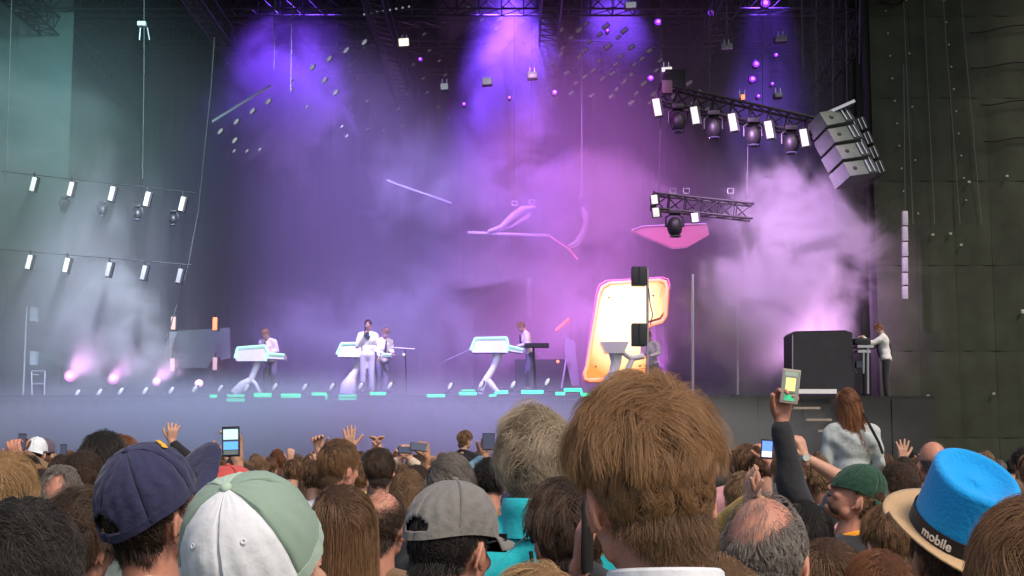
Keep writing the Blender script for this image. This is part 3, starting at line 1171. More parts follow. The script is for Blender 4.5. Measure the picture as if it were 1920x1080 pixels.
def parented(mb_, name, m, par):
    return mb_.build(name, m, par, world=False)

def phone(label, c, up, nrm, w=.072, h=.148, case=(.02, .02, .022), screen=None, screen_str=1.2, group=None, blocks=None):
    """a phone held upright; nrm: the way its screen faces"""
    up = Vector(up).normalized(); n = (Vector(nrm) - up * Vector(nrm).dot(up)).normalized(); x = up.cross(n)
    rot = Matrix((x, n, up)).transposed()
    root = thing('phone', label, 'phone', c, group)
    MB().box(c, (w, .009, h), rot, bev=.0035).build('case', mat('phone_case_%02d' % int(case[0] * 90 + case[1] * 40), case, .35), root)
    sm = mat('phone_screen_base', (.01, .01, .014), .12, emit=(.16, .18, .30), estr=.35)
    MB().box(Vector(c) + n * .0052, (w * .90, .001, h * .88), rot).build('screen', screen or sm, root)
    if blocks:
        for (u0, v0, u1, v1, colr, st) in blocks:
            cc = Vector(c) + n * .0062 + x * ((u0 + u1) / 2 * w * .9) + up * ((v0 + v1) / 2 * h * .88)
            MB().box(cc, (abs(u1 - u0) * w * .9, .0006, abs(v1 - v0) * h * .88), rot).build('screen_image', mat('screen_%d_%d_%d' % tuple(int(k * 99) for k in colr), colr, .2, emit=colr, estr=st), root)
    return root
# ================================================================== THE CROWD, nearest people first
C_white = cloth('white_cotton', (.74, .76, .80), bs=20)
C_dark = cloth('charcoal_jersey', (.028, .028, .032))
C_black = cloth('black_jersey', (.014, .014, .016))
C_teal = cloth('turquoise_fleece', (.02, .52, .58), bs=60, b=.25)
C_grey = cloth('grey_marl', (.20, .21, .22))
C_greyw = cloth('pale_grey_sweat', (.46, .50, .49), bs=22, b=.7)
C_greeng = cloth('grey_green_wool', (.16, .20, .20))
C_plum = cloth('plum_jacket', (.055, .045, .065))
C_pinkc = cloth('pink_cotton', (.62, .30, .32))
C_tan = cloth('mustard_cotton', (.48, .30, .09))
C_tealdk = cloth('deep_teal_cotton', (.012, .10, .13))
C_red = cloth('faded_red_cotton', (.55, .075, .065))
C_navy = cloth('navy_cotton', (.032, .034, .085), bs=40, b=.5)
C_mint = cloth('mint_twill', (.42, .55, .44), bs=50, b=.25)
C_capgrey = cloth('grey_canvas', (.20, .19, .175), bs=45, b=.5)
C_green = cloth('bottle_green_cotton', (.018, .065, .038), bs=45)
C_knit = cloth('grey_knit', (.42, .42, .38), bs=70, b=.9)
C_brown = cloth('brown_cotton', (.20, .12, .07))
C_blue = cloth('blue_cotton', (.10, .17, .30))
UNDERCAP = lambda n=1600: dict(n=n, zmax=.5, top=.004, side=.007, nape=.006, lside=.022, lnape=.022, ltop=.01, r0=.0006)
SHORT = lambda **k: dict(dict(n=8000, top=.022, side=.011, nape=.005, ltop=.055, lside=.032, lnape=.02, r0=.00048, nclump=260, clump=.4), **k)

def mesh_mat():
    m = cloth('mint_mesh', (.26, .36, .285), bs=900, b=.2, rough=.95, var=.06)
    return m
# 1 the big man in the middle
rb_, HMb, sb_ = person('big man with thick tousled brown hair and a white collar, his back filling the centre', 1238, 699, 1.92, yaw=-4, hyaw=-16, hroll=-3, hpitch=-4,
       hair=dict(n=36000, K=10, r0=.00030, top=.036, side=.0085, nape=.010, ltop=.066, lside=.022, lnape=.022, swirl=1.2, messy=.95, nclump=520, clump=.45, shell=.35, stand=.15, whorl=(.02, -.62, .78), grav=.10, nape_z=-.72),
       hairc='chestnut', shirt=C_white, extra=.034, collar=True, seed=3, skin='pink')
fcb = MB().lathe([(.094, 1.45), (.084, 1.50), (.076, 1.562), (.0715, 1.566), (.068, 1.560), (.074, 1.50), (.082, 1.45)], (0, -.018, 0), rot=Matrix.Rotation(R(-7), 3, 'X'), n=36)
fcb = fcb.build('collar', C_white, None); fcb.parent = rb_; fcb.scale = (sb_,) * 3; fcb.location = (0, -.19 * sb_, .0)
# 2 curly grey-blond, turquoise fleece, strap
person('man with tousled grey-blond hair in a bright turquoise fleece with a dark rucksack strap', 1000, 757, 4.0, yaw=4, hyaw=6,
       hair=dict(n=12000, top=.040, side=.030, nape=.022, ltop=.10, lside=.08, lnape=.06, r0=.0006, messy=.9, curl=.007, curl_f=11, nclump=240, clump=.6, nape_z=-.9), hairc='greyblond',
       shirt=C_teal, extra=.040, collar=C_teal, seed=5, skin='tan')
r2_ = bpy.data.objects['person.001']
fc = MB().lathe([(.092, 1.430), (.086, 1.46), (.083, 1.485), (.086, 1.500), (.082, 1.528), (.077, 1.533), (.073, 1.527), (.076, 1.48), (.080, 1.440)], (0, -.022, 0), n=28)
fc2 = fc.build('collar', C_teal, None); fc2.parent = r2_; fc2.scale = (1.06,) * 3
zp = MB().path([(.0, -.128, 1.40), (.012, -.142, 1.30), (.006, -.146, 1.15)], .006, 6)
zo = zp.build('zip_seam', C_black, None); zo.parent = r2_; zo.scale = (1.06,) * 3
# strap and zip seam of the fleece, on his back
q0, q1 = P(1012, 985, 3.80), P(915, 1075, 3.80)
bp_ = thing('rucksack', 'dark grey rucksack strap slung over the turquoise fleece', 'rucksack', q0)
mbs = MB()
pts = [P(1050, 945, 3.84), P(1010, 985, 3.78), P(975, 1015, 3.76), P(945, 1045, 3.76), P(905, 1085, 3.78)]
vs, fs = [], []
for i, p_ in enumerate(pts):
    w_ = .032 + .012 * math.sin(i)
    vs += [p_ + Vector((-.7 * w_, 0, -.7 * w_)), p_ + Vector((.7 * w_, 0, .7 * w_)), p_ + Vector((.7 * w_, .012, .7 * w_)), p_ + Vector((-.7 * w_, .012, -.7 * w_))]
for i in range(len(pts) - 1):
    for k in range(4):
        fs.append((i * 4 + k, i * 4 + (k + 1) % 4, (i + 1) * 4 + (k + 1) % 4, (i + 1) * 4 + k))
mbs.add(vs, fs).build('strap', cloth('strap_webbing', (.07, .075, .075)), bp_)
MB().box(P(925, 1230, 3.8), (.28, .14, .36), bev=.03).build('bag', cloth('strap_webbing', (.07, .075, .075)), bp_)

# 3 grey cap
r3, HM, s3 = person('man in a grey canvas cap and sunglasses facing right, below the turquoise fleece', 830, 893, 2.85, yaw=22, hyaw=12, hpitch=-4,
       hair=UNDERCAP(3500), hairc='black', shirt=C_black, extra=.022, seed=6, skin='pink')
cap(r3, HM, C_capgrey, opening=True, slit=(22, 13), wrinkle=.9, tilt=-3, size=1.06, flat=.92, yawc=8, brim_len=.06)
gl = MB()
for sx in (-1, 1):
    gl.path([(sx * .082, .01, -.004), (sx * .083, .05, .002), (sx * .078, .085, .002)], .0032, 6)
    gl.box((sx * .040, .104, -.002), (.062, .006, .040), bev=.002)
gl2 = MB().add(gl.v, gl.f, HM)
parented(gl2, 'sunglasses', mat('black_acetate', (.01, .01, .01), .2), r3)

# 4 trucker cap, white front turned to the back
r4, HM, s4 = person('person in a backwards trucker cap, white front panels and mint mesh', 499, 893, 1.98, yaw=20, hyaw=20, hpitch=20, hroll=4,
       hair=UNDERCAP(2500), hairc='lightbrown', shirt=C_dark, extra=.024, seed=7, skin='fair')
mesh_m = mesh_mat()
c4, CM4, pt4 = cap(r4, HM, C_mint, m_brim=C_mint, back=True, tilt=-20, size=1.13, flat=1.02, yawc=-28, panels=[C_white, mesh_m, C_mint, mesh_m, mesh_m, C_white], brim_len=.075)
for th_, ph_ in ((R(30), .95), (R(-30), .95)):
    e_ = pt4(th_, ph_ - .15, .001)
    ee = MB().lathe([(.0035, 0), (.0042, .0012), (.0025, .0016), (.0012, .0002)], e_, rot=(e_ - Vector((0, 0, .02))).to_track_quat('Z', 'Y').to_matrix(), n=14)
    MB().add(ee.v, ee.f, CM4).build('eyelet', C_white, c4, world=False)
arc = [pt4(a, .27 + .13 * math.cos(a * 5.2), .002) for a in np.linspace(-.30, .30, 14)]
am = MB().path(arc, .0045, 8)
MB().add(am.v, am.f, CM4).build('emblem', mat('black_embroidery', (.015, .015, .02), .8), c4, world=False)

# 5 navy cap
r5, HM, s5 = person('man in a creased navy cap with a yellow badge, brim raised to the right', 303, 838, 2.95, yaw=22, hyaw=16, hpitch=24, hroll=4,
       hair=UNDERCAP(3500), hairc='darkbrown', shirt=C_black, extra=.022, seed=8, skin='pink', collar=C_white)
c5, CM5, pt5 = cap(r5, HM, C_navy, opening=True, slit=(25, 16), wrinkle=.9, tilt=6, size=1.09, yawc=4, brim_len=.085, brim_up=.45)
bd = MB()
for a_, f_ in ((.20, .98), (.34, .96), (.48, .93), (.62, .90)):
    q_ = pt5(a_, f_, .0015); bd.ball(q_, (.0075, .0075, .0022), (q_ - Vector((0, 0, .02))).to_track_quat('Z', 'Y').to_matrix(), 10, 6)
MB().add(bd.v, bd.f, CM5).build('badge', mat('yellow_embroidery', (.75, .42, .04), .8), c5, world=False)

# 6 red cap, behind the mint one
r6, HM, s6 = person('person in a faded red cap just behind the white and mint cap', 425, 874, 4.1, yaw=20, hair=UNDERCAP(1200), hairc='brown', shirt=C_grey, extra=.022, seed=9)
cap(r6, HM, C_red, tilt=4, size=1.10, flat=.95)

# 7-10 left edge
person('person with very dark messy curls cut off by the left edge, closest there', 22, 922, 2.45, yaw=15, hair=dict(n=13000, K=8, top=.050, side=.042, nape=.03, ltop=.11, lside=.10, lnape=.07, curl=.010, curl_f=13, messy=1.0, r0=.0006, nclump=320, clump=.7, stand=.3), hairc='black', shirt=C_black, extra=.048, seed=10, skin='tan')
person('man with thick wavy dark-brown hair and one ear showing, left of the navy cap', 141, 910, 3.45, yaw=24, hyaw=4, hair=dict(n=12000, top=.036, side=.024, nape=.014, ltop=.085, lside=.07, lnape=.04, messy=.8, r0=.0005, nclump=260, clump=.6, curl=.004), hairc='darkbrown', shirt=C_dark, extra=.035, seed=11, skin='pink')
person('man with cropped grey-brown hair thinning to a pink patch, left of the navy cap', 117, 874, 5.0, yaw=-10, hyaw=-12, hair=SHORT(n=6000, bald=((-.35, -.75, .45), 16, 14, .08), top=.012, ltop=.03, lside=.022), hairc='grey', shirt=C_greeng, extra=.014, seed=12, skin='pink')
person('person with a round crop of dark brown hair above the thinning grey-haired man', 152, 845, 6.4, yaw=10, hair=SHORT(n=5000, top=.028, side=.02, r0=.0006), hairc='darkbrown', shirt=C_dark, extra=.028, seed=13)
person('tall person with bushy dark hair rising clear above the left crowd', 194, 806, 6.9, yaw=5, hair=dict(n=6000, top=.046, side=.038, nape=.02, ltop=.09, lside=.08, lnape=.04, messy=.9, r0=.0009, stand=.2), hairc='black', shirt=C_dark, extra=.045, seed=14, skin='tan')
person('person with bushy auburn-tinged hair close beside the tall dark-haired one', 219, 812, 7.4, yaw=30, hair=dict(n=5000, top=.040, side=.034, nape=.02, ltop=.09, lside=.08, lnape=.04, messy=.9, r0=.0009), hairc='auburn', shirt=C_dark, extra=.04, seed=15)
person('woman with long honey-blond hair at the left edge behind the dark curls', 6, 845, 4.6, yaw=12, hair=dict(n=9000, K=12, long=.34, top=.028, side=.026, nape=.02, r0=.0005, messy=.4, nclump=160, clump=.6), hairc='blond', shirt=C_brown, extra=.028, seed=16)
person('person in a grey-green top with dark hair behind the blond woman', 74, 878, 7.0, yaw=0, hair=SHORT(n=3000), hairc='darkbrown', shirt=C_greeng, seed=17)

# middle
person('man with neat short brown hair and white collar, left of the dark round head', 629, 824, 6.9, yaw=20, hyaw=22, hair=SHORT(n=8000, top=.020, side=.012, r0=.0005, messy=.35, swirl=.2), hairc='brown', shirt=C_white, extra=.018, collar=C_white, seed=18, skin='pink', face=True)
person('man with a dark trimmed round head of hair right of the white-collared man', 712, 840, 8.4, yaw=-4, hair=SHORT(n=7000, top=.024, side=.014, r0=.0006), hairc='darkbrown', shirt=C_brown, extra=.022, seed=19, skin='pink')
person('person with long straight brown hair right of the mint cap', 640, 906, 3.9, yaw=14, hair=dict(n=14000, K=12, long=.36, top=.024, side=.024, nape=.02, r0=.0006, messy=.35, nclump=220, clump=.6), hairc='brown', shirt=C_dark, extra=.026, seed=20)
person('man with a balding crown and dark stubbled sides, left of the grey cap', 712, 918, 4.5, yaw=10, hyaw=10, hair=SHORT(n=8000, top=.006, side=.007, ltop=.012, lside=.016, lnape=.014, bald=((.05, -.25, .95), 42, 26, .06)), hairc='darkbrown', shirt=C_brown, extra=.008, seed=21, skin='pink')
person('person with swept grey-blond streaked hair behind the grey cap', 842, 848, 5.6, yaw=16, hair=dict(n=9000, top=.030, side=.028, nape=.02, ltop=.12, lside=.10, lnape=.05, swirl=1.2, messy=.35, r0=.0006, nclump=150, clump=.7, whorl=(-.5, -.3, .8)), hairc='grey', shirt=C_dark, extra=.03, seed=22)
person('person with tawny loose hair between the dark round head and the grey streaked hair', 765, 880, 7.2, yaw=5, hair=dict(n=5000, K=10, long=.25, top=.026, side=.024, r0=.0009, messy=.5), hairc='lightbrown', shirt=C_brown, extra=.028, seed=23)
person('dark-haired man with a reddened ear behind the big man, filming with his phone', 1070, 893, 3.35, yaw=-12, hyaw=-12, hair=SHORT(n=11000, top=.034, side=.018, nape=.010, ltop=.075, lside=.045, r0=.0006, messy=.8, nclump=260, clump=.6), hairc='darkbrown', shirt=C_dark, extra=.034, seed=24, skin='pink',
       arms={'R': dict(px=(1088, 1070, 2.95), z=(.05, -.1, 1), y=(1, .1, 0), curl=.5, thumb=.5)})
phone('black phone edge-on beside the big man\'s neck', P(1102, 1005, 2.88), (.02, 0, 1), (-.96, .28, 0), case=(.015, .013, .012), screen=mat('screen_off', (.01, .01, .012), .15))
person('fair-haired short person at the bottom below the turquoise fleece', 1005, 1052, 2.3, yaw=6, hair=SHORT(n=9000, ltop=.07, top=.026), hairc='blond', shirt=C_dark, extra=.028, seed=25)
person('short person with light brown hair just below the big man', 1345, 1034, 2.45, yaw=12, hair=SHORT(n=12000, ltop=.09, top=.032, messy=.5, swirl=1.0, nclump=240), hairc='lightbrown', shirt=C_dark, extra=.034, seed=26)
person('balding man with a sunburnt pink crown and grey sides, left of the raised arm', 1421, 924, 2.62, yaw=14, hyaw=8, hpitch=-12, hair=SHORT(n=12000, top=.007, side=.010, ltop=.009, lside=.015, lnape=.015, bald=((-.16, -.42, .88), 56, 24, .035), r0=.0006), hairc='grey', shirt=C_white, extra=.002, collar=C_white, seed=27, skin='pink')

# man in the green cap reaching up with a phone
GA = dict(px=(1465, 790, 5.15), z=(.10, -.05, 1), y=(.25, -1, .1), curl=.62, thumb=.9, hint=(-.5, .5, -.6))
r8, HM, s8 = person('bearded man in a dark green cap looking up, arm stretched high with a phone', 1580, 866, 5.3, yaw=-52, hyaw=-34, hpitch=34, hair=UNDERCAP(3000), hairc='brown', shirt=C_dark, extra=.02, seed=28, skin='pink', face=True,
       arms={'L': GA}, collar=cloth('orange_trim', (.85, .33, .02)))
cap(r8, HM, C_green, tilt=8, size=1.0, yawc=0, back=True, brim_len=.06)
bm_ = MB().ball((0, .038, -.088), (.049, .049, .029)).ball((0, .090, -.058), (.024, .010, .005))
bs_ = MB().add(bm_.v, bm_.f, HM)
parented(bs_, 'beard', mat('beard_stubble', (.12, .065, .04), .8, var=.3, vscale=90, bump=.8, bscale=300), r8)
wv = LAST['wristL']
phone('pale-cased phone with a yellow and green lit screen held highest above the crowd', wv + Vector((.025, -.05, .125)), (.13, 0, 1), (0, -1, .12), w=.066, h=.125, case=(.50, .42, .34),
      screen=mat('phone_screen_grey', (.1, .1, .09), .15, emit=(.30, .30, .26), estr=.5),
      blocks=[(-.3, -.15, .3, .28, (.62, .60, .22), .9), (-.38, .34, .38, .48, (.25, .30, .25), .6), (-.3, -.47, .3, -.28, (.05, .42, .20), .8), (-.35, -.25, .3, -.20, (.10, .10, .09), .2)])

# woman up on shoulders
person('woman with long auburn hair and pale grey sweatshirt sitting up on shoulders', 1594, 727, 11.0, s=.86, pose='sit', yaw=4, hroll=-8, hair=dict(n=8000, K=14, long=.36, top=.034, side=.034, nape=.03, r0=.0014, messy=.8, nclump=120, clump=.6), hairc='auburn', loose=.006, shirt=C_greyw, extra=.034, seed=30, collar=C_greyw,
       arms={'L': dict(e=(-.235, -.01, 1.14), w=(-.19, .14, .95), z=(.2, .5, -1), y=(1, 0, 0), curl=.4, world=False), 'R': dict(e=(.24, -.01, 1.14), w=(.20, .14, .95), z=(-.2, .5, -1), y=(-1, 0, 0), curl=.4, world=False)})
sb = thing('crossbody_strap', 'thin dark bag strap across the pale grey sweatshirt', 'strap', P(1640, 820, 10.8))
MB().path([P(1620, 775, 10.93), P(1632, 800, 10.84), P(1648, 830, 10.86), P(1655, 850, 10.9)], .012, 6).build('webbing', C_black, sb)
person('man under the woman on shoulders, mostly hidden, in a grey knit', 1604, 884, 11.35, yaw=4, hair=SHORT(n=3000, r0=.0011), hairc='brown', shirt=C_knit, near=False, seed=31,
       arms={'L': dict(w=(-.16, .24, 1.26), z=(.5, .2, 1), y=(0, 1, 0), world=False), 'R': dict(w=(.16, .24, 1.26), z=(-.5, .2, 1), y=(0, 1, 0), world=False)})
person('dark-haired woman behind the orange-trimmed collar, hair hanging long', 1512, 938, 4.6, yaw=-8, hair=dict(n=9000, K=12, long=.34, top=.022, side=.022, nape=.02, r0=.0005, messy=.3), hairc='black', shirt=C_black, extra=.024, seed=32)
r9, HM, s9 = person('brown-haired woman with sunglasses pushed up on her head, bottom right of centre', 1552, 1006, 3.3, yaw=8, hair=dict(n=12000, K=12, long=.34, top=.022, side=.022, nape=.02, r0=.0006, messy=.3, nclump=200), hairc='brown', shirt=C_dark, extra=.024, seed=33)
g_ = MB().path([(.104 * math.cos(a), .05 + .03 * math.sin(a), .052 + .068 * math.sin(a)) for a in np.linspace(.0, 3.14, 17)], .0045, 7)
parented(MB().add(g_.v, g_.f, HM), 'sunglasses', mat('black_acetate', (.01, .01, .01), .2), r9)
person('person with smooth reddish-brown hair at the bottom below the hat brim', 1655, 1026, 3.2, yaw=-10, hair=SHORT(n=12000, top=.026, ltop=.09, lside=.07, messy=.25), hairc='auburn', shirt=C_tealdk, extra=.028, seed=34)
person('person in a deep teal top with sandy hair behind the hat brim', 1668, 946, 4.5, yaw=-20, hair=SHORT(n=5000), hairc='brown', shirt=C_tealdk, seed=35, extra=.02)
person('person with curly dark hair and tanned neck, left of the blue hat', 1687, 867, 6.6, yaw=4, hair=dict(n=7000, top=.032, side=.026, nape=.015, ltop=.07, lside=.06, lnape=.04, curl=.008, curl_f=14, messy=.9, r0=.0009, stand=.2), hairc='darkbrown', shirt=C_knit, extra=.032, seed=36, skin='tan')
person('person in mustard with a flushed ear under the green cap', 1632, 905, 5.9, yaw=28, hyaw=10, hair=SHORT(n=4000), hairc='brown', shirt=C_tan, seed=37, skin='pink', extra=.02)
person('bald man with a shiny tanned scalp left of the blue hat crown', 1750, 827, 8.0, yaw=-6, hair=SHORT(n=2500, top=.003, side=.003, ltop=.006, lside=.006, bald=((0, -.1, 1), 70, 20, .05), r0=.0006), hairc='grey', shirt=C_dark, extra=.004, seed=38, skin='pink')

# blue felt hat
r10, HM, s10 = person('person wearing a bright blue felt hat with tan brim and black lettered band', 1792, 925, 2.62, yaw=-6, hyaw=-4, hpitch=4, hair=UNDERCAP(3500), hairc='darkbrown', shirt=C_black, extra=.004, seed=39, skin='tan')
M_felt = cloth('blue_felt', (.004, .33, .78), bs=120, b=.35, var=.05)
M_straw = cloth('tan_felt', (.58, .38, .20), bs=120, b=.3, var=.06)
M_band = cloth('black_ribbon', (.018, .018, .02), bs=200, b=.2)
TH = HM @ Matrix.Translation((0, -.020, .036)) @ Matrix.Rotation(R(24), 4, 'X') @ Matrix.Rotation(R(5), 4, 'Y')
prof = []
for t_ in np.linspace(0, 1, 9): prof.append((.1015 - .012 * t_, .0 + .118 * t_))
for a_ in np.linspace(.15, 1.0, 6): prof.append((.0895 - .012 * (1 - math.cos(a_ * 1.57)), .118 + .013 * math.sin(a_ * 1.57)))
prof += [(.070, .128), (.062, .120), (.050, .113), (.030, .110), (.015, .1095), (.0002, .1094)]
def hat_mesh(prof, n=72, pinch=0.0):
    m = MB().lathe(prof, n=n, sx=.90, sy=1.12)
    return m
hm1 = hat_mesh(prof)
vv = []
for v in hm1.v:
    a = math.atan2(v[0], v[1])
    z = v[2] - .0 + (.008 * math.cos(a) * (v[2] / .13) ** 2)
    wob = 1 + .008 * math.sin(a * 3 + v[2] * 20)
    vv.append((v[0] * wob, v[1] * wob, z))
hat = thing('hat_anchor', None, None) if False else None
ho = MB().add(vv, hm1.f, TH).build('hat', M_felt, r10, world=False)
sm_ = MB().path([(.0 + .0008, -1.12 * r - .0012, z) for r, z in [(.1015 - .012 * t, .118 * t) for t in np.linspace(.22, 1, 8)]], .0011, 6)
MB().add([Matrix.Rotation(R(-6), 4, 'Z') @ Vector(v) for v in sm_.v], sm_.f, TH).build('seam', M_felt, ho, world=False)
bp2 = [(.1035, -.002), (.1030, .012), (.1018, .030), (.0990, .0305), (.099, -.002)]
MB().add(*(lambda b: (b.v, b.f))(hat_mesh(bp2, 96)), TH).build('hat_band', M_band, ho, world=False)
vs, fs = [], []
NB = 72
for i in range(NB):
    a = 2 * math.pi * i / NB
    for j in range(7):
        r = .098 + .062 * j / 6
        up_ = .020 * (j / 6) ** 1.5 * (1 - .2 * math.cos(a)) * (1 if math.cos(a) < .2 else .2) * abs(math.sin(a)) + .003 * math.sin(3 * a) * j / 6
        vs.append((r * math.sin(a) * .90, r * math.cos(a) * 1.10, -.002 + up_))
for i in range(NB):
    for j in range(6):
        a_ = i * 7 + j; b_ = ((i + 1) % NB) * 7 + j
        fs.append((a_, b_, b_ + 1, a_ + 1))
br_ = MB().add(vs, fs, TH).build('brim', M_straw, ho, world=False)
so_ = br_.modifiers.new('t', 'SOLIDIFY'); so_.thickness = .004; so_.offset = 0

def text_mesh(txt, size, bold=0.0):
    cu = bpy.data.curves.new('txt', 'FONT')
    cu.body = txt; cu.size = size; cu.extrude = .0006; cu.offset = bold
    o = bpy.data.objects.new('txt', cu)
    COL.objects.link(o)
    dg = bpy.context.evaluated_depsgraph_get()
    me = bpy.data.meshes.new_from_object(o.evaluated_get(dg))
    vs = [v.co.copy() for v in me.vertices]; fs = [tuple(p.vertices) for p in me.polygons]
    bpy.data.objects.remove(o); bpy.data.curves.remove(cu); bpy.data.meshes.remove(me)
    return vs, fs

def band_text(txt, size, a_start, z0, bold=.0006):
    vs, fs = text_mesh(txt, size, bold)
    out = []
    for v in vs:
        a = a_start + v.x / .108
        r = .1040 + v.z
        out.append((r * math.sin(a) * .90, -r * math.cos(a) * 1.12, z0 + v.y))
    return out, fs
vs, fs = band_text('mobile', .026, R(-80), .006)
MB().add(vs, fs, TH).build('lettering', mat('white_print', (.78, .78, .76), .6), ho, world=False)
dm = MB()
for (aa, zz, rr_) in ((-17, .019, .0042), (-20.5, .0105, .0030), (-14, .0105, .0030)):
    a = R(aa)
    dm.ball((.1045 * math.sin(a) * .9, -.1045 * math.cos(a) * 1.12, zz), (rr_, .0012, rr_))
MB().add(dm.v, dm.f, TH).build('dot_mark', mat('white_print', (.78, .78, .76), .6), ho, world=False)

# bottom right
person('person with coarse brown hair covering the bottom right corner', 1950, 926, 2.0, yaw=-4, hair=SHORT(n=20000, K=8, top=.030, side=.026, nape=.015, ltop=.08, lside=.06, messy=.6, r0=.00045, nclump=420), hairc='brown', shirt=C_dark, extra=.032, seed=40)

# raised hands and phones among the crowd -----------------------------------------------------------
H = dict
person('short-haired man in pink holding a phone up to film, left of the green-capped man', 1400, 833, 9.0, yaw=2, hair=SHORT(n=4000, top=.014, r0=.001), hairc='brown', shirt=C_pinkc, seed=41, skin='pink', extra=.014,
       arms={'R': H(px=(1440, 868, 8.7), z=(-.2, -.1, 1), y=(-.3, .3, 0), curl=.6)})
phone('phone with a glowing blue and white screen beside the man in pink', P(1438, 842, 8.6), (.08, 0, 1), (0, -1, 0), w=.075, h=.12,
      blocks=[(-.45, -.1, .45, .45, (.10, .22, .95), 1.2), (-.45, -.45, .45, -.12, (.65, .72, .95), 1.1)])
person('person clasping raised hands in front of the man in pink', 1392, 886, 6.6, yaw=6, hair=SHORT(n=3000, r0=.0009), hairc='lightbrown', shirt=C_tan, seed=42, skin='fair', extra=.018,
       arms={'L': H(px=(1402, 938, 6.2), z=(.1, 0, 1), y=(1, .3, 0), curl=.15), 'R': H(px=(1420, 938, 6.2), z=(.1, 0, 1), y=(-1, .3, 0), curl=.15)})
person('person with an arm up and a silver watch, right of the phone arm', 1478, 842, 7.6, yaw=0, hair=SHORT(n=3000, r0=.001), hairc='brown', shirt=C_grey, seed=43, extra=.02, sleeves='short',
       arms={'R': H(px=(1509, 858, 7.4), z=(-.25, 0, 1), y=(-.6, .6, 0), curl=.5)})
wv = LAST['wristR']
wt_ = MB().lathe([(.030, -.012), (.034, -.010), (.034, .010), (.030, .012)], wv, n=20)
wo_ = thing('wristwatch', 'silver watch on the raised wrist right of the phone arm', 'watch', wv)
wt_.build('bracelet', M_alu, wo_)
MB().tube(wv + Vector((0, -.032, 0)), wv + Vector((0, -.042, 0)), .018, n=16).build('dial', mat('watch_dial', (.6, .68, .62), .2), wo_)

person('person with a navy-black head raising a waving hand above the navy cap', 312, 838, 10.6, yaw=5, hair=SHORT(n=3000, r0=.0011), hairc='black', shirt=C_black, seed=44, skin='fair',
       arms={'R': H(px=(322, 829, 10.4), z=(.05, 0, 1), y=(0, 1, 0), curl=.35, spread=.25)})
person('person behind the mint cap holding a phone high in one hand', 452, 868, 6.3, yaw=0, hair=SHORT(n=3000, r0=.0009), hairc='darkbrown', shirt=C_dark, seed=45, skin='fair',
       arms={'L': H(px=(444, 862, 6.0), z=(-.12, -.05, 1), y=(-.35, -1, 0), curl=.45, thumb=.3, side=1)})
wv = LAST['wristL']
phone('black phone showing the pale stage on its screen, held above the red cap', P(433, 828, 5.88), (-.03, 0, 1), (0, -1, .05), w=.074, h=.125,
      blocks=[(-.45, .08, .45, .46, (.45, .75, .68), .9), (-.45, -.30, .45, .0, (.10, .32, .80), 1.0), (-.42, -.48, .42, -.33, (.12, .16, .14), .5)])
person('person hidden behind the neat brown-haired man, hand open and raised', 668, 862, 9.6, yaw=4, hair=SHORT(n=2500, r0=.001), hairc='brown', shirt=C_grey, seed=46, skin='fair',
       arms={'L': H(px=(657, 842, 9.4), z=(-.08, 0, 1), y=(0, 1, 0), curl=.06, spread=.16, thumb=.3)})
person('person with a hand lifted left of the neat brown-haired man', 590, 862, 9.6, yaw=0, hair=SHORT(n=2500, r0=.001), hairc='brown', shirt=C_dark, seed=47,
       arms={'R': H(px=(599, 848, 9.4), z=(-.1, 0, 1), y=(0, -1, 0), curl=.7)})
person('person clapping overhead behind the dark round head', 702, 858, 10.5, yaw=0, hair=SHORT(n=2500, r0=.001), hairc='brown', shirt=C_dark, seed=48,
       arms={'L': H(px=(698, 848, 10.3), z=(.3, 0, 1), y=(1, 0, 0), curl=.4), 'R': H(px=(716, 848, 10.3), z=(-.3, 0, 1), y=(-1, 0, 0), curl=.4)})
person('person in cream holding a small camera up, right of the dark round head', 762, 868, 10.0, yaw=0, hair=SHORT(n=2500, r0=.001), hairc='lightbrown', shirt=cloth('cream_cotton', (.62, .50, .38)), seed=49,
       arms={'L': H(px=(748, 862, 9.8), z=(.2, 0, 1), y=(.5, .5, 0), curl=.7), 'R': H(px=(768, 862, 9.8), z=(-.2, 0, 1), y=(-.5, .5, 0), curl=.7)})
phone('thin dark phone held level over the person in cream', P(760, 844, 9.7), (1, 0, 0), (0, -1, .9), w=.06, h=.10)
person('person holding a dark phone sideways, left of the boy on shoulders', 805, 868, 9.2, yaw=-4, hair=SHORT(n=2500, r0=.001), hairc='darkbrown', shirt=C_brown, seed=50, skin='tan',
       arms={'R': H(px=(801, 858, 9.0), z=(-.2, 0, 1), y=(-.5, .5, 0), curl=.8), 'L': H(px=(793, 885, 9.0), z=(.2, 0, 1), y=(.5, .5, 0), curl=.7)})
phone('dark phone held sideways in a fist left of the boy on shoulders', P(785, 838, 8.9), (1, 0, -.1), (.3, -1, .6), w=.06, h=.11)
person('boy in a dark jacket sitting up on shoulders, looking right', 869, 805, 14.5, s=.72, pose='sit', yaw=10, hyaw=35, hair=SHORT(n=3500, r0=.0014, top=.03), hairc='brown', shirt=C_black, seed=51, extra=.03, collar=C_black)
person('adult carrying the boy in the dark jacket', 868, 858, 14.9, yaw=8, hair=SHORT(n=2500, r0=.0014), hairc='grey', shirt=C_grey, near=False, seed=52)
person('person in pale blue holding a dark phone by the grey-blond head', 922, 868, 8.6, yaw=0, hair=SHORT(n=2500, r0=.001), hairc='darkbrown', shirt=cloth('pale_blue_cotton', (.28, .50, .60)), seed=53, skin='fair',
       arms={'L': H(px=(908, 858, 8.4), z=(.15, 0, 1), y=(.3, -1, 0), curl=.6)})
phone('dark phone upright just left of the grey-blond head', P(916, 828, 8.3), (0, 0, 1), (0, -1, 0), h=.10)
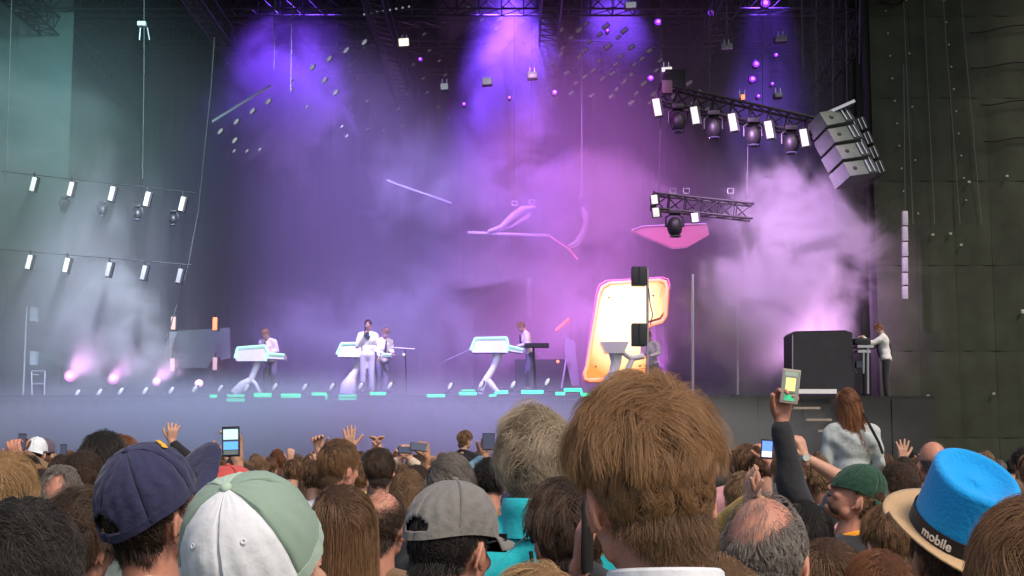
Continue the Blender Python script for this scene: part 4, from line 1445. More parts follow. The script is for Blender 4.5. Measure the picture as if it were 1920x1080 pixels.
person('person in bright blue, a small patch seen left of the streaked grey hair', 781, 872, 8.0, yaw=10, hair=SHORT(n=2500), hairc='darkbrown', shirt=cloth('cyan_cotton', (.01, .50, .78)), seed=54, extra=.02)
person('person whose phone glows between the grey-blond head and the big man', 1062, 862, 9.0, yaw=0, hair=SHORT(n=2500), hairc='darkbrown', shirt=C_grey, seed=55,
       arms={'R': H(px=(1072, 905, 8.8), z=(-.1, 0, 1), y=(-.3, -1, 0), curl=.6)})
phone('phone with a white-lilac screen between the grey-blond head and the big man', P(1064, 870, 8.6), (.05, 0, 1), (0, -1, 0), blocks=[(-.45, -.45, .45, .45, (.55, .60, .95), 1.3)])
person('person holding up a brown phone case behind the grey-blond head', 1046, 800, 8.0, yaw=0, hair=SHORT(n=2500), hairc='brown', shirt=C_grey, seed=56, s=.98, extra=.02,
       arms={'L': H(px=(1046, 800, 7.8), z=(0, 0, 1), y=(0, 1, 0), curl=.6)}) if False else None
person('bare-armed person in a black sleeve with arm bent up at the left edge', -38, 850, 7.6, yaw=0, hair=SHORT(n=2500), hairc='brown', shirt=C_black, seed=57, skin='pink', sleeves='short', extra=.02,
       arms={'R': H(e=(.33, .02, 1.52), w=(.20, .05, 1.76), z=(-.4, 0, 1), y=(0, 1, 0), curl=.6)})
r_, HM, s_ = person('person in a white front cap far off at the left', 68, 822, 13.5, yaw=0, hair=UNDERCAP(700), hairc='darkbrown', shirt=C_white, near=False, seed=58, extra=.02)
cap(r_, HM, C_white, tilt=0, size=1.1, back=True)
r_, HM, s_ = person('person in a plum-grey cap beside the far white cap', 84, 824, 13.9, yaw=10, hair=UNDERCAP(700), hairc='black', shirt=C_dark, near=False, seed=59, extra=.02)
cap(r_, HM, cloth('plum_cotton', (.12, .09, .13)), size=1.08)
person('person lifting a small dark phone left of the far white cap', 40, 845, 12.5, yaw=0, hair=SHORT(n=1500, r0=.0014), hairc='brown', shirt=C_brown, near=False, seed=60,
       arms={'R': H(px=(44, 846, 12.3), z=(0, 0, 1), y=(0, -1, 0), curl=.6)})
phone('small dark phone lifted left of the far white cap', P(41, 829, 12.2), (.05, 0, 1), (0, -1, 0))
phone('tiny dark phone above the round crop of dark hair', P(119, 846, 15.0), (0, 0, 1), (0, -1, 0))
person('person with hands up waving beside the bald man', 1718, 858, 11.0, yaw=0, hair=SHORT(n=1500, r0=.0012), hairc='brown', shirt=C_tan, near=False, seed=61,
       arms={'L': H(px=(1692, 862, 10.8), z=(.05, 0, 1), y=(0, 1, 0), curl=.1, spread=.3)})
# ================================================================== THINGS ON AND OVER THE STAGE
ORD = ['first', 'second', 'third', 'fourth', 'fifth', 'sixth', 'seventh', 'eighth', 'ninth', 'tenth', 'eleventh', 'twelfth', 'thirteenth',
       'fourteenth', 'fifteenth', 'sixteenth', 'seventeenth', 'eighteenth', 'nineteenth', 'twentieth']
E_mint = mat('mint_led', (.05, .3, .2), .3, emit=(.0, 1.0, .36), estr=2.2)
E_mintp = mat('pale_mint_led', (.3, .5, .4), .3, emit=(.32, 1.0, .72), estr=1.0)
E_white = mat('lamp_white', (.2, .2, .2), .3, emit=(.95, .97, .88), estr=.6)
E_dim = mat('lamp_dim', (.12, .12, .12), .3, emit=(.55, .58, .66), estr=.34)
E_violet = mat('lamp_violet', (.3, .1, .9), .3, emit=(.25, .02, 1.0), estr=1.3)
E_vcore = mat('lamp_violet_core', (.9, .6, 1), .3, emit=(.7, .20, 1.0), estr=1.6)
E_pink = mat('lamp_pink', (1, .6, 1), .3, emit=(1.0, .22, .80), estr=1.5)
E_orange = mat('lamp_orange', (.8, .25, .1), .3, emit=(1.0, .22, .09), estr=1.6)
E_peach = mat('lamp_peach', (.8, .5, .4), .3, emit=(.85, .42, .34), estr=.55)
M_cab = mat('speaker_paint', (.105, .125, .115), .55, var=.15, vscale=6)
M_grill = mat('speaker_grille', (.02, .024, .026), .6, var=.4, vscale=40)
M_sc = mat('sculpture_white', (.32, .30, .35), .5)
M_chrome = mat('bright_steel', (.75, .77, .76), .25, .9)

def px_plate(pts, Y, depth):
    return MB().plate([P(x, y, Y) for x, y in pts], depth)

# ---- keyboards on white sculpted stands
def keyboard(label, slab, tray, stem, feet, Y, led=True, name='keyboard_stand'):
    c = P(stem[0][0], stem[0][1], Y)
    root = thing(name, label, 'keyboard', (c.x, Y, DZ), 'white keyboards on sculpted stands')
    px_plate(slab, Y, .55).build('console', M_white, root)
    n = len(slab)
    e = MB()
    for i in range(n // 2 + 1):
        a, b = P(*slab[i], Y - .012), P(*slab[(i + 1) % n], Y - .012)
        e.tube(a, b, W(2.1, Y), n=8)
    if led: e.build('light_edge', E_mintp, root)
    if tray:
        px_plate(tray, Y + .05, .45).build('keybed', M_white, root)
        a, b = P(*tray[0], Y + .03), P(*tray[1], Y + .03)
        MB().tube(a, b, W(1.8, Y), n=8).build('light_edge', E_mintp, root)
        k0, k1 = P(*tray[0], Y + .1), P(*tray[1], Y + .1)
        for i in range(14):
            q = k0.lerp(k1, (i + .5) / 14) + Vector((0, .2, .012))
            MB().box(q, ((k1 - k0).length / 15, .16, .014)).build('key', mat('piano_key', (.7, .7, .68), .3), root, False)
    pts = [P(x, y, Y + .25) for x, y, r in stem]
    MB().path(pts, .1, 14, [W(r, Y) for x, y, r in stem]).build('stem', M_white, root)
    for ft in feet:
        pts = [P(x, y, Y + .25) for x, y, r in ft]
        MB().path(pts, .1, 12, [W(r, Y) for x, y, r in ft]).build('foot', M_white, root)
    return root
keyboard('white keyboard stand with glowing mint edge, far left of the band', [(440, 671), (445, 652), (497, 648), (502, 660), (498, 677), (444, 677)], [(499, 662), (533, 665), (532, 674), (499, 672)],
         [(484, 676, 9), (480, 690, 6.5), (474, 703, 6), (470, 714, 6)], [[(470, 712, 6), (455, 722, 9), (440, 738, 10)], [(470, 712, 5), (479, 720, 4), (487, 737, 3.5)]], 34.4)
keyboard('white keyboard stand partly hidden behind the singer', [(631, 664), (640, 644), (690, 643), (695, 655), (690, 670), (634, 669)], [(716, 664), (733, 664), (733, 669), (716, 670)],
         [(672, 670, 8), (672, 682, 6), (664, 700, 7), (658, 712, 10)], [[(660, 708, 9), (654, 722, 15), (652, 739, 16)]], 34.6)
keyboard('white keyboard stand with wide mint-edged console, right of centre', [(882, 656), (891, 634), (950, 633), (953, 645), (950, 661), (886, 661)], [(953, 648), (981, 655), (980, 662), (952, 658)],
         [(933, 661, 11), (930, 676, 7), (922, 695, 6), (912, 711, 6.5)], [[(912, 710, 6), (922, 722, 6), (934, 737, 5)], [(912, 710, 6), (905, 722, 6), (899, 738, 5)]], 34.4)
keyboard('lilac-lit keyboard stand standing before the glowing sign', [(1126, 641), (1180, 640), (1170, 662), (1136, 662)], None,
         [(1154, 660, 14), (1155, 680, 10), (1150, 700, 9), (1140, 718, 12)], [[(1166, 660, 5), (1184, 672, 6), (1208, 668, 5)], [(1186, 672, 5), (1178, 690, 6), (1176, 716, 6)], [(1140, 716, 10), (1130, 730, 12), (1122, 741, 12)]], 34.6, led=False)

# ---- mint LED strips set in the lip
for i, segs in enumerate([[(395, 743, 405, 743, 3)], [(427, 742, 457, 742, 2), (427, 750, 457, 750, 3)], [(478, 741, 507, 741, 4)], [(529, 742, 562, 742, 4)],
                          [(586, 739, 611, 739, 3), (611, 739, 612, 749, 2)], [(636, 742, 667, 742, 2), (636, 748, 667, 748, 2)], [(695, 738, 722, 738, 3)],
                          [(802, 742, 833, 742, 3)], [(862, 738, 892, 738, 3), (866, 732, 890, 732, 1)], [(918, 742, 929, 741, 2), (930, 736, 951, 735, 3), (929, 736, 929, 742, 1.5)],
                          [(979, 735, 1017, 735, 3.5)], [(1043, 738, 1058, 738, 3)], [(1059, 731, 1089, 731, 3), (1089, 731, 1091, 740, 2), (1091, 740, 1125, 740, 3)]]):
    a = P(segs[0][0], segs[0][1], 32.9)
    t = thing('led_strip', '%s mint green light strip from the left along the stage lip' % ORD[i], 'light strip', a, 'mint light strips on the stage lip')
    for x0, y0, x1, y1, h in segs:
        p0, p1 = P(x0, y0, 32.9), P(x1, y1, 32.9)
        rot = (p1 - p0).to_track_quat('X', 'Z').to_matrix()
        MB().box((p0 + p1) / 2, ((p1 - p0).length + W(h, 33), .06, W(h * 1.9, 33)), rot, bev=.01).build('tube', E_mint, t)
        MB().box((p0 + p1) / 2 + Vector((0, .05, -.02)), ((p1 - p0).length + W(h * 2.4, 33), .05, W(h * 3.2, 33)), rot).build('channel', M_metal, t)

# ---- little floor lights
first = None
fx = [(145, 737), (186, 736), (226, 734), (272, 733), (321, 732), (365, 729), (413, 728), (462, 727), (515, 725), (571, 726), (622, 725), (676, 724), (731, 723), (844, 724), (902, 721), (962, 721), (1026, 716)]
c0 = P(fx[0][0], fx[0][1], 33.6)
fl0 = thing('floor_light', 'x', 'floor light', c0, 'white floor lights along the lip')
Rt = Euler((R(-12), R(28), 0)).to_matrix()
MB().ball(c0, (W(3.4, 33), W(3, 33), W(8, 33)), Rt, 14, 8).build('lens', mat('uplight_lens', (.3, .3, .3), .3, emit=(.85, .85, .85), estr=.45), fl0)
MB().ball(c0 + Vector((.025, .05, 0)), (W(4.4, 33), W(3.5, 33), W(9.4, 33)), Rt, 14, 8).build('housing', M_metal, fl0)
MB().box(c0 + Vector((-.04, .03, -.16)), (.14, .16, .05)).box(c0 + Vector((-.04, .03, -.10)), (.03, .04, .12)).build('base', M_metal, fl0)
for i, (x, y) in enumerate(fx):
    o = fl0 if i == 0 else copy_tree(fl0)
    o.location = P(x, y, 33.6)
    o['label'] = '%s small tilted white floor light from the left on the stage lip' % ORD[i]

# ---- pink lamps low at the left
for i, (x, y, r) in enumerate(((132, 705, 12), (212, 711, 11), (293, 716, 8), (373, 719, 8))):
    c = P(x, y, 34.8)
    t = thing('pink_spotlight', '%s blazing pink lamp low at the left of the stage' % ['largest, leftmost', 'second', 'third', 'rightmost'][i], 'spotlight', c, 'pink lamps low at the left')
    MB().ball(c, (W(r, 34.8), .06, W(r * .9, 34.8)), None, 20, 10).build('lens', E_pink, t)
    MB().ball(c + Vector((0, -.06, 0)), (W(r * .55, 34.8), .03, W(r * .5, 34.8)), None, 14, 7).build('core', mat('lamp_pink_core', (1, .8, 1), emit=(1, .8, 1), estr=2), t)
    MB().lathe([(.0, .24), (W(r, 34.8) * .8, .22), (W(r, 34.8) * 1.15, .0), (W(r, 34.8) * 1.0, -.01)], c + Vector((0, .02, 0)), rot=Matrix.Rotation(R(-90), 3, 'X'), n=20).build('housing', M_metal, t)
    MB().box(c + Vector((0, .15, -.22)), (.05, .05, .3)).box(c + Vector((0, .15, -.36)), (.3, .3, .04)).build('yoke', M_metal, t)
    spot('pink_lamp', c + Vector((0, -.15, 0)), c + Vector((1.6, -1.4, 1.0)), PNK, 260 if i == 0 else 120, 60)

# ---- strobes hung in two rows at the left
def strobe(label, x, y, Y, w, h, roll, m, group, name='strobe_light'):
    c = P(x, y, Y)
    t = thing(name, label, 'strobe light', c, group)
    Rr = Euler((0, R(roll), 0)).to_matrix()
    MB().box(c, (W(w, Y), .05, W(h, Y)), Rr, bev=.01).build('tube', m, t)
    MB().box(c + Vector((.02, .08, 0)), (W(w * 1.5, Y), .10, W(h * 1.12, Y)), Rr).build('housing', M_metal, t)
    MB().box(c + Vector((.0, .08, W(h * .62, Y))), (.04, .04, .16)).build('clamp', M_metal, t)
    return t
for r_, row in enumerate((((62, 345), (132, 354), (209, 363), (275, 373), (341, 382)), ((54, 491), (124, 497), (203, 505), (269, 511), (336, 517)))):
    for i, (x, y) in enumerate(row):
        strobe('%s white strobe from the left in the %s row over the left wing' % (ORD[i], ['upper', 'lower'][r_]), x, y, 32.6, 8, 27, 12, E_white if (r_ == 0 or i < 2) else E_dim, 'white strobes over the left wing')
    a, b = P(row[0][0] - 60, row[0][1] - 24, 32.9), P(row[4][0] + 25, row[4][1] - 20, 32.9)
    o = MB().tube(a, b, .012, n=8).build('lighting_bar', M_metal, None)
    tag(o, 'thin dark %s bar over the left wing carrying white strobes' % ['upper', 'lower'][r_], 'bar')
def moving_head(label, x, y, Y, r, group, pitch=0, lens=None, name='moving_head_light'):
    c = P(x, y, Y)
    t = thing(name, label, 'moving light', c, group)
    rr = W(r, Y)
    MB().ball(c, (rr * .86, rr * .9, rr * 1.15), (R(pitch), 0, 0), 18, 12).build('head', M_metal, t)
    MB().lathe([(rr * .62, 0), (rr * .70, -.03), (rr * .60, -.035), (rr * .5, -.01), (.001, .0)], c + Vector((0, -rr * .35, -rr * 1.0)), n=18).build('lens', lens or mat('lens_glass', (.03, .03, .05), .08), t)
    MB().path([c + Vector((-rr * .98, 0, 0)), c + Vector((-rr * .98, 0, rr * 1.1)), c + Vector((-rr * .5, 0, rr * 1.45)), c + Vector((rr * .5, 0, rr * 1.45)), c + Vector((rr * .98, 0, rr * 1.1)), c + Vector((rr * .98, 0, 0))], rr * .13, 8).build('yoke', M_metal, t)
    MB().box(c + Vector((0, 0, rr * 1.75)), (rr * 1.3, rr * 1.0, rr * .5), bev=.015).build('base', M_metal, t)
    return t
for i, (x, y) in enumerate(((120, 387), (192, 395), (258, 402), (325, 412))):
    moving_head('%s faint moving light from the left under the upper left truss' % ORD[i], x, y, 33.2, 9, 'moving lights over the left wing')
for i, (x, y, m) in enumerate(((403, 607, E_orange), (325, 606, E_peach), (323, 684, E_peach), (239, 681, mat('lamp_rose', (.5, .3, .3), emit=(.6, .35, .38), estr=.4)), (403, 682, mat('lamp_rose', (.5, .3, .3))))):
    strobe(['brightest orange upright light left of the first keyboard', 'peach upright light left of the brightest orange one', 'peach upright light just above the third pink lamp',
            'dim rose upright light above the second pink lamp', 'dim rose upright light below the brightest orange one'][i], x, y, 36.5, 8, 24, 0, m, 'orange upright lights')

# left pole, frame, pale riser
t = thing('light_stand', 'thin pale upright pole at the far left of the stage', 'pole', P(45, 742, 34))
MB().tube(P(43, 746, 34), P(50, 576, 34), W(2.2, 34), n=8).build('pole', M_alu, t)
MB().box(P(44, 746, 34), (.5, .5, .05)).build('base', M_metal, t)
for j, y in enumerate((590, 672)):
    MB().box(P(64, y, 34.1), (W(11, 34), .2, W(26, 34))).build('lamp', mat('dull_lamp', (.25, .3, .3)), t, False)
t = thing('tubular_rack', 'pale tubular equipment frame beside the far left pole', 'frame', P(72, 744, 34))
fr = MB()
for a, b in (((59, 696), (60, 745)), ((84, 696), (83, 745)), ((59, 696), (84, 696)), ((60, 720), (83, 720)), ((60, 703), (72, 703))):
    fr.tube(P(*a, 34), P(*b, 34), W(1.6, 34), n=6)
fr.build('frame_tube', M_alu, t)
MB().box(P(72, 730, 34.3), (W(18, 34), .3, W(18, 34))).build('case', M_metal, t)
t = thing('stage_screen', 'pale hazy screen panel behind the orange lights', 'screen', P(370, 670, 37.5))
px_plate([(312, 622), (430, 614), (432, 672), (395, 678), (388, 690), (345, 690), (312, 680)], 37.5, .12).build('panel', mat('pale_panel', (.12, .12, .15), .7), t)
px_plate([(318, 622), (332, 622), (318, 672)], 37.4, .05).build('brace', M_alu, t)

# ---- cables hanging from the roof
for k, pts in enumerate([[(22, -10), (18, 120), (10, 342)], [(270, -10), (270, 120), (267, 335)], [(402, 70), (396, 160), (371, 400), (352, 500), (312, 640)], [(516, -10), (514, 130)], [(548, -10), (545, 172)],
                         [(1503, -10), (1505, 150)], [(1697, 395), (1694, 120)], [(1362, -10), (1363, 85)], [(1612, -10), (1611, 120)]]):
    c = P(*pts[0], 33.0)
    o = MB().path([P(x, y, 33.0) for x, y in pts], W(1.1, 33), 6).build('hanging_cable', M_cable, None)
    tag(o, ['pale cable hanging at the far left edge', 'cable with a chain hoist hanging over the left wing', 'long slanting pale cable left of the violet haze', 'short thin cable over the tilted left bar',
            'thin cable just right of the short one over the tilted left bar', 'thin cable over the speaker array', 'thin cable above the segmented light column', 'thin cable over the pale roof box right of centre', 'short cable down the edge of the side wall'][k], 'cable', 'cables hanging from the roof')
t = thing('chain_hoist', 'pale chain hoist high on the second cable from the left', 'hoist', P(268, 50, 33))
MB().box(P(266, 45, 33), (W(16, 33), .15, W(9, 33)), bev=.02).build('motor', mat('hoist_paint', (.55, .58, .55), .5), t)
MB().path([P(263, 52, 33), P(261, 75, 33)], W(1.5, 33), 6).path([P(276, 52, 33), P(280, 75, 33)], W(1.5, 33), 6).build('bracket', M_alu, t)

# ---- tilted bar of lamps, upper left
t = thing('light_bar', 'pale slanting bar hanging upper left in violet haze', 'bar', P(450, 195, 36))
MB().tube(P(398, 228, 36), P(508, 160, 36), .035, n=8).build('bar', M_sc, t)
lamp_pts = [(413, 246), (443, 228), (473, 208), (503, 190), (440, 263), (585, 126), (617, 110), (649, 94), (683, 79), (608, 150), (629, 173), (439, 283), (575, 200), (641, 237), (546, 151), (546, 168), (463, 283), (487, 280), (650, 255)]
c0 = P(*lamp_pts[0], 36)
lp0 = thing('small_lamp', 'x', 'lamp', c0, 'small pale lamps scattered upper left')
MB().ball(c0, (W(3.2, 36), W(3, 36), W(7, 36)), Euler((0, R(38), 0)).to_matrix(), 12, 7).build('lens', E_dim, lp0)
MB().ball(c0 + Vector((.02, .06, .01)), (W(4, 36), W(3, 36), W(8, 36)), Euler((0, R(38), 0)).to_matrix(), 12, 7).build('housing', M_metal, lp0)
for i, (x, y) in enumerate(lamp_pts):
    o = lp0 if i == 0 else copy_tree(lp0)
    o.location = P(x, y, 36)
    if i > 10: o.scale = (.6, .6, .6)
    o['label'] = (['first', 'second', 'third', 'fourth'][i] + ' pale oval lamp from the left in the row under the slanting bar') if i < 4 else ('pale oval lamp directly below the second one under the slanting bar' if i == 4 else '%s small pale lamp of those scattered right of and below the slanting bar' % ORD[i - 5])
# rows of faint lamps under the roof, middle
rng = random.Random(3)
c0 = P(1000, 60, 38.5)
cl0 = thing('roof_lamp', 'small faint lamp in the slanting rows under the middle of the roof', 'lamp', c0, 'rows of faint lamps under the roof')
MB().box(c0, (W(5.5, 38.5), .06, W(12, 38.5)), Euler((0, R(52), 0)).to_matrix(), bev=.02).build('lens', mat('lamp_faint', (.045, .045, .045), .4, emit=(.5, .48, .45), estr=.10), cl0)
MB().box(c0 + Vector((.01, .08, .02)), (W(8, 38.5), .08, W(14, 38.5)), Euler((0, R(52), 0)).to_matrix()).build('housing', M_metal, cl0)
k = 0
for r_ in range(9):
    for q in range(9):
        x = 880 + q * 36 + r_ * 24 + rng.uniform(-5, 5)
        y = 22 + r_ * 20 + q * 5 - 8 + rng.uniform(-4, 4)
        if y > 215 or x > 1330 or rng.random() < .12: continue
        o = cl0 if k == 0 else copy_tree(cl0)
        o.location = P(x, y, 38.5); k += 1
        o['label'] = '%s faint lamp from the left in the %s slanting roof row' % (ORD[q], ORD[r_])
        sc_ = rng.uniform(.75, 1.15); o.scale = (sc_,) * 3
for r_ in range(7):
    for q in range(7):
        x = 560 + q * 38 + r_ * 14 + rng.uniform(-8, 8); y = 110 + r_ * 24 - q * 7 + rng.uniform(-5, 5)
        if rng.random() < .25 or x > 850 or y < 20: continue
        o = copy_tree(cl0); o.location = P(x, y, 39.5); o.scale = (.6,) * 3
        o['label'] = '%s tiny dim lamp from the left in the %s row left of violet glow' % (ORD[q], ORD[r_])
for i in range(8):
    c = P(683 + i * 12, 27 - i * 2.1, 36)
    o = MB().ball(c, W(2.2, 36), None, 8, 6).build('bulb', E_dim, None)
    tag(o, '%s bulb from the left in the short row near the top of the roof' % ORD[i], 'lamp', 'short row of bulbs near the top')

# boxes of light
for i, (x, y, w, h, m, lb) in enumerate(((757, 79, 19, 14, mat('lamp_cream', (.8, .75, .6), emit=(1, .9, .72), estr=1.0), 'brightest cream box light high left of centre'),
        (833, 162, 14, 11, E_dim, 'leftmost of three dim box lights above the violet glow'), (913, 152, 18, 12, E_dim, 'middle of three dim box lights above the violet glow'), (998, 140, 18, 12, E_dim, 'rightmost of three dim box lights above the violet glow'),
        (1183, 9, 20, 10, E_dim, 'dim box light at the top edge right of centre'), (1363, 87, 22, 11, mat('lamp_grey', (.3, .32, .3)), 'grey box light under the thin cable right of centre'),
        (1465, 72, 22, 10, mat('lamp_grey', (.3, .32, .3)), 'grey box light near the top right of the stage'), (1250, 130, 20, 8, E_white, 'white box light on top of the upper right truss'), (1460, 178, 14, 8, mat('lamp_grey', (.3, .32, .3)), 'small grey box light left of the speaker array'), (1393, 182, 7, 9, E_orange, 'tiny orange-red lamp above the upper right truss'))):
    Y = 36.0 if i < 7 else 33.6
    c = P(x, y, Y)
    t = thing('box_light', lb, 'box light', c, None)
    Rr = Euler((0, R(-4), 0)).to_matrix()
    MB().box(c, (W(w, Y), .08, W(h, Y)), Rr, bev=.015).build('face', m, t)
    MB().box(c + Vector((0, .14, 0)), (W(w * 1.1, Y), .2, W(h * 1.15, Y)), Rr).build('housing', M_metal, t)
    MB().tube(c + Vector((-.06, .1, 0)), c + Vector((-.06, .1, W(16, Y))), .015, n=6).tube(c + Vector((.06, .1, 0)), c + Vector((.06, .1, W(16, Y))), .015, n=6).build('hanger', M_alu, t)

# violet lamps
vl = [(1435, 6, 9), (1234, 41, 7), (1334, 24, 7), (1418, 120, 7), (1411, 148, 7), (1220, 146, 6), (1040, 173, 5), (788, 111, 4), (955, 183, 3.5), (870, 195, 4), (1139, 57, 4), (1455, 103, 4), (1448, 157, 3.5), (1422, 180, 4)]
for i, (x, y, r) in enumerate(vl):
    c = P(x, y, 36.2)
    t = thing('violet_spotlight', ['glowing violet lamp at the top edge, brightest of them', 'glowing violet lamp above the left end of the upper right truss', 'glowing violet lamp near the top between the other two brightest', 'upper of two close violet lamps above the upper right truss',
              'lower of two close violet lamps above the upper right truss', 'violet lamp left of the upper right truss end', 'small violet lamp right of the violet glow', 'small violet lamp below the cream box light', 'tiny violet lamp inside the violet glow',
              'small violet lamp under the middle dim box light', 'small violet lamp in the haze at the top right of centre', 'small violet lamp just right of the upper of two close ones', 'tiny violet lamp right of the lower of two close ones', 'small violet lamp below the two close ones'][i], 'spotlight', c, 'violet lamps under the roof')
    rr = W(r, 36.2)
    MB().ball(c, (rr, .05, rr * .9), None, 16, 8).build('lens', E_violet, t)
    MB().ball(c + Vector((0, -.05, 0)), (rr * .5, .03, rr * .45), None, 12, 6).build('core', E_vcore, t)
    MB().lathe([(.001, .3), (rr * .8, .28), (rr * 1.25, .02), (rr * 1.0, 0)], c, rot=Matrix.Rotation(R(-90), 3, 'X'), n=16).build('housing', M_metal, t)

# ---- right trusses
a, b = P(1232, 176, 33.2), P(1545, 246, 33.2)
t = thing('lighting_truss', 'upper right lighting truss with white strobes and dark moving lights', 'truss', a)
truss(t, a, b, .42, 'girder', .035, .018)
MB().box(P(1265, 150, 33.2), (W(38, 33), .4, W(34, 33))).build('motor_housing', M_metal, t)
MB().box(P(1250, 165, 33.1), (W(20, 33), .3, W(26, 33)), bev=.03).build('junction_box', mat('rusty_brown_case', (.06, .045, .04)), t)
for x in (1240, 1330, 1430, 1530):
    MB().tube(P(x, 180 + (x - 1232) * .22, 33.2), P(x, -20, 33.2), W(.8, 33), n=5).build('sling', M_cable, t)
for i, (x, y) in enumerate(((1232, 201), (1303, 216), (1374, 229), (1442, 243), (1508, 258))):
    strobe('%s white strobe from the left under the upper right truss' % ORD[i], x, y, 32.8, 13, 33, -9, E_white, 'white strobes under the upper right truss')
for i, (x, y) in enumerate(((1271, 230), (1338, 242), (1412, 256), (1483, 270))):
    moving_head('%s dark moving light from the left under the upper right truss' % ORD[i], x, y, 33.0, 17.5, 'moving lights under the upper right truss')
a, b = P(1222, 378, 33.2), P(1410, 398, 33.2)
t = thing('lighting_truss', 'lower right lighting truss running into the pink smoke', 'truss', a)
truss(t, a, b, .36, 'girder', .03, .016)
for x in (1262, 1287, 1370):
    c = P(x, 358, 33.2)
    MB().path([c + Vector((-.07, 0, -.06)), c + Vector((.07, 0, -.06)), c + Vector((.07, 0, .06)), c + Vector((-.07, 0, .06)), c + Vector((-.07, 0, -.06))], .012, 6).build('clamp_frame', M_alu, t)
for x in (1235, 1400):
    MB().tube(P(x, 375, 33.2), P(x + 4, 190, 33.2), W(.7, 33), n=5).build('sling', M_cable, t)
for i, (x, y) in enumerate(((1227, 374), (1230, 398), (1303, 408))):
    strobe(['upper white strobe at the left end of the lower right truss', 'lower white strobe at the left end of the lower right truss', 'single white strobe right of the dark head on the lower truss'][i], x, y, 32.8, 12, 17, -6, E_white, 'white strobes on the lower right truss')
moving_head('dark moving light hanging from the lower right truss', 1265, 426, 33.0, 17, None)

# ---- speaker array
arr = thing('speaker_array', 'tilted hanging column of four grey-green loudspeaker cabinets', 'speaker array', P(1535, 215, 33))
Rr = (Matrix.Rotation(R(-22), 3, 'Y').inverted() @ Matrix.Rotation(R(32), 3, 'Z'))
for i in range(4):
    c = P(1557 + i * 14.5, 232 + i * 31.5, 33.0)
    Ri = Matrix.Rotation(R(25 - i * 1.5), 3, 'Y').inverted() @ Matrix.Rotation(R(-14), 3, 'X') @ Matrix.Rotation(R(30), 3, 'Z')
    w_, h_, d_ = W(74, 33), W(31, 33), .62
    cab = MB().box(c, (w_, d_, h_), Ri, bev=.02).build('cabinet', M_cab, arr)
    M4 = Matrix.Translation(c) @ Ri.to_4x4()
    g = MB().box(M4 @ Vector((w_ * .34, -d_ / 2 - .005, 0)), (w_ * .30, .02, h_ * .94), Ri).build('grille', M_grill, cab)
    MB().tube(M4 @ Vector((w_ * .20, -d_ / 2 - .03, -h_ * .42)), M4 @ Vector((w_ * .20, -d_ / 2 - .03, h_ * .42)), .022, n=8).build('rod', M_chrome, cab)
    MB().tube(M4 @ Vector((w_ * .36, -d_ / 2 - .03, -h_ * .42)), M4 @ Vector((w_ * .36, -d_ / 2 - .03, h_ * .42)), .018, n=8).build('rod', M_chrome, cab)
    MB().ball(M4 @ Vector((-w_ * .22, -d_ / 2 - .0, 0)), (.07, .025, .05), Ri, 12, 6).build('handle', mat('black_recess', (.01, .01, .01)), cab)
MB().box(P(1572, 205, 33), (W(60, 33), .5, .07), Euler((0, R(-24), 0)).to_matrix()).build('flying_frame', M_alu, arr)
for dx in (0, 26):
    MB().tube(P(1562 + dx, 205 - dx * .4, 33), P(1560 + dx, -20, 33), W(.8, 33), n=5).build('chain', M_cable, arr)
arr2 = thing('speaker_array', 'second darker loudspeaker column just behind the grey-green one', 'speaker array', P(1610, 230, 33.8))
for i in range(4):
    c = P(1606 + i * 11, 238 + i * 27, 33.8)
    Ri = Matrix.Rotation(R(22), 3, 'Y').inverted()
    cab = MB().box(c, (W(30, 33), .5, W(25, 33)), Ri, bev=.02).build('cabinet', M_grill, arr2)
    for u in (-.25, .05, .3):
        MB().tube(c + Ri @ Vector((u * .4, -.27, -.14)), c + Ri @ Vector((u * .4, -.27, .14)), .012, n=6).build('rod', M_chrome, cab)

# ---- glowing sign
M_sign = bpy.data.materials.new('sign_light')
M_sign.use_nodes = True
nt = M_sign.node_tree
b_ = nt.nodes['Principled BSDF']
tc = nt.nodes.new('ShaderNodeTexCoord')
sub = nt.nodes.new('ShaderNodeVectorMath'); sub.operation = 'SUBTRACT'
sc0 = P(1165, 585, 36) - Vector((P(1165, 715, 36).x, 36, DZ))
sub.inputs[1].default_value = sc0
nt.links.new(tc.outputs['Object'], sub.inputs[0])
ml = nt.nodes.new('ShaderNodeVectorMath'); ml.operation = 'MULTIPLY'
ml.inputs[1].default_value = (1 / 1.25, 0, 1 / 1.75)
nt.links.new(sub.outputs[0], ml.inputs[0])
ln = nt.nodes.new('ShaderNodeVectorMath'); ln.operation = 'LENGTH'
nt.links.new(ml.outputs[0], ln.inputs[0])
cr = nt.nodes.new('ShaderNodeValToRGB')
cr.color_ramp.elements[0].position = .5; cr.color_ramp.elements[0].color = (1.0, .84, .42, 1)
cr.color_ramp.elements[1].position = 1.0; cr.color_ramp.elements[1].color = (.60, .17, .01, 1)
nt.links.new(ln.outputs['Value'], cr.inputs[0])
nt.links.new(cr.outputs[0], b_.inputs['Emission Color'])
b_.inputs['Emission Strength'].default_value = 1.8
b_.inputs['Base Color'].default_value = (.15, .09, .03, 1)
sign = thing('glowing_sign', 'huge leaning yellow-orange light box with a notched right side', 'light sign', (P(1165, 715, 36).x, 36, DZ))
outer = [(1094, 702), (1099, 690), (1122, 548), (1127, 536), (1140, 529), (1240, 523), (1250, 526), (1253, 536), (1250, 590), (1243, 600), (1222, 606), (1214, 618), (1216, 705), (1210, 712), (1104, 715), (1096, 712)]
cx_, cy_ = 1172, 618
px_plate(outer, 36.06, .35).build('case', mat('sign_case', (.12, .07, .09), .5), sign, False)
inner = [(x + (6 if x < cx_ else -6) * (1 if abs(x - cx_) > 20 else .4), y + (6 if y < cy_ - 30 else (-6 if y > cy_ else -5))) for x, y in outer]
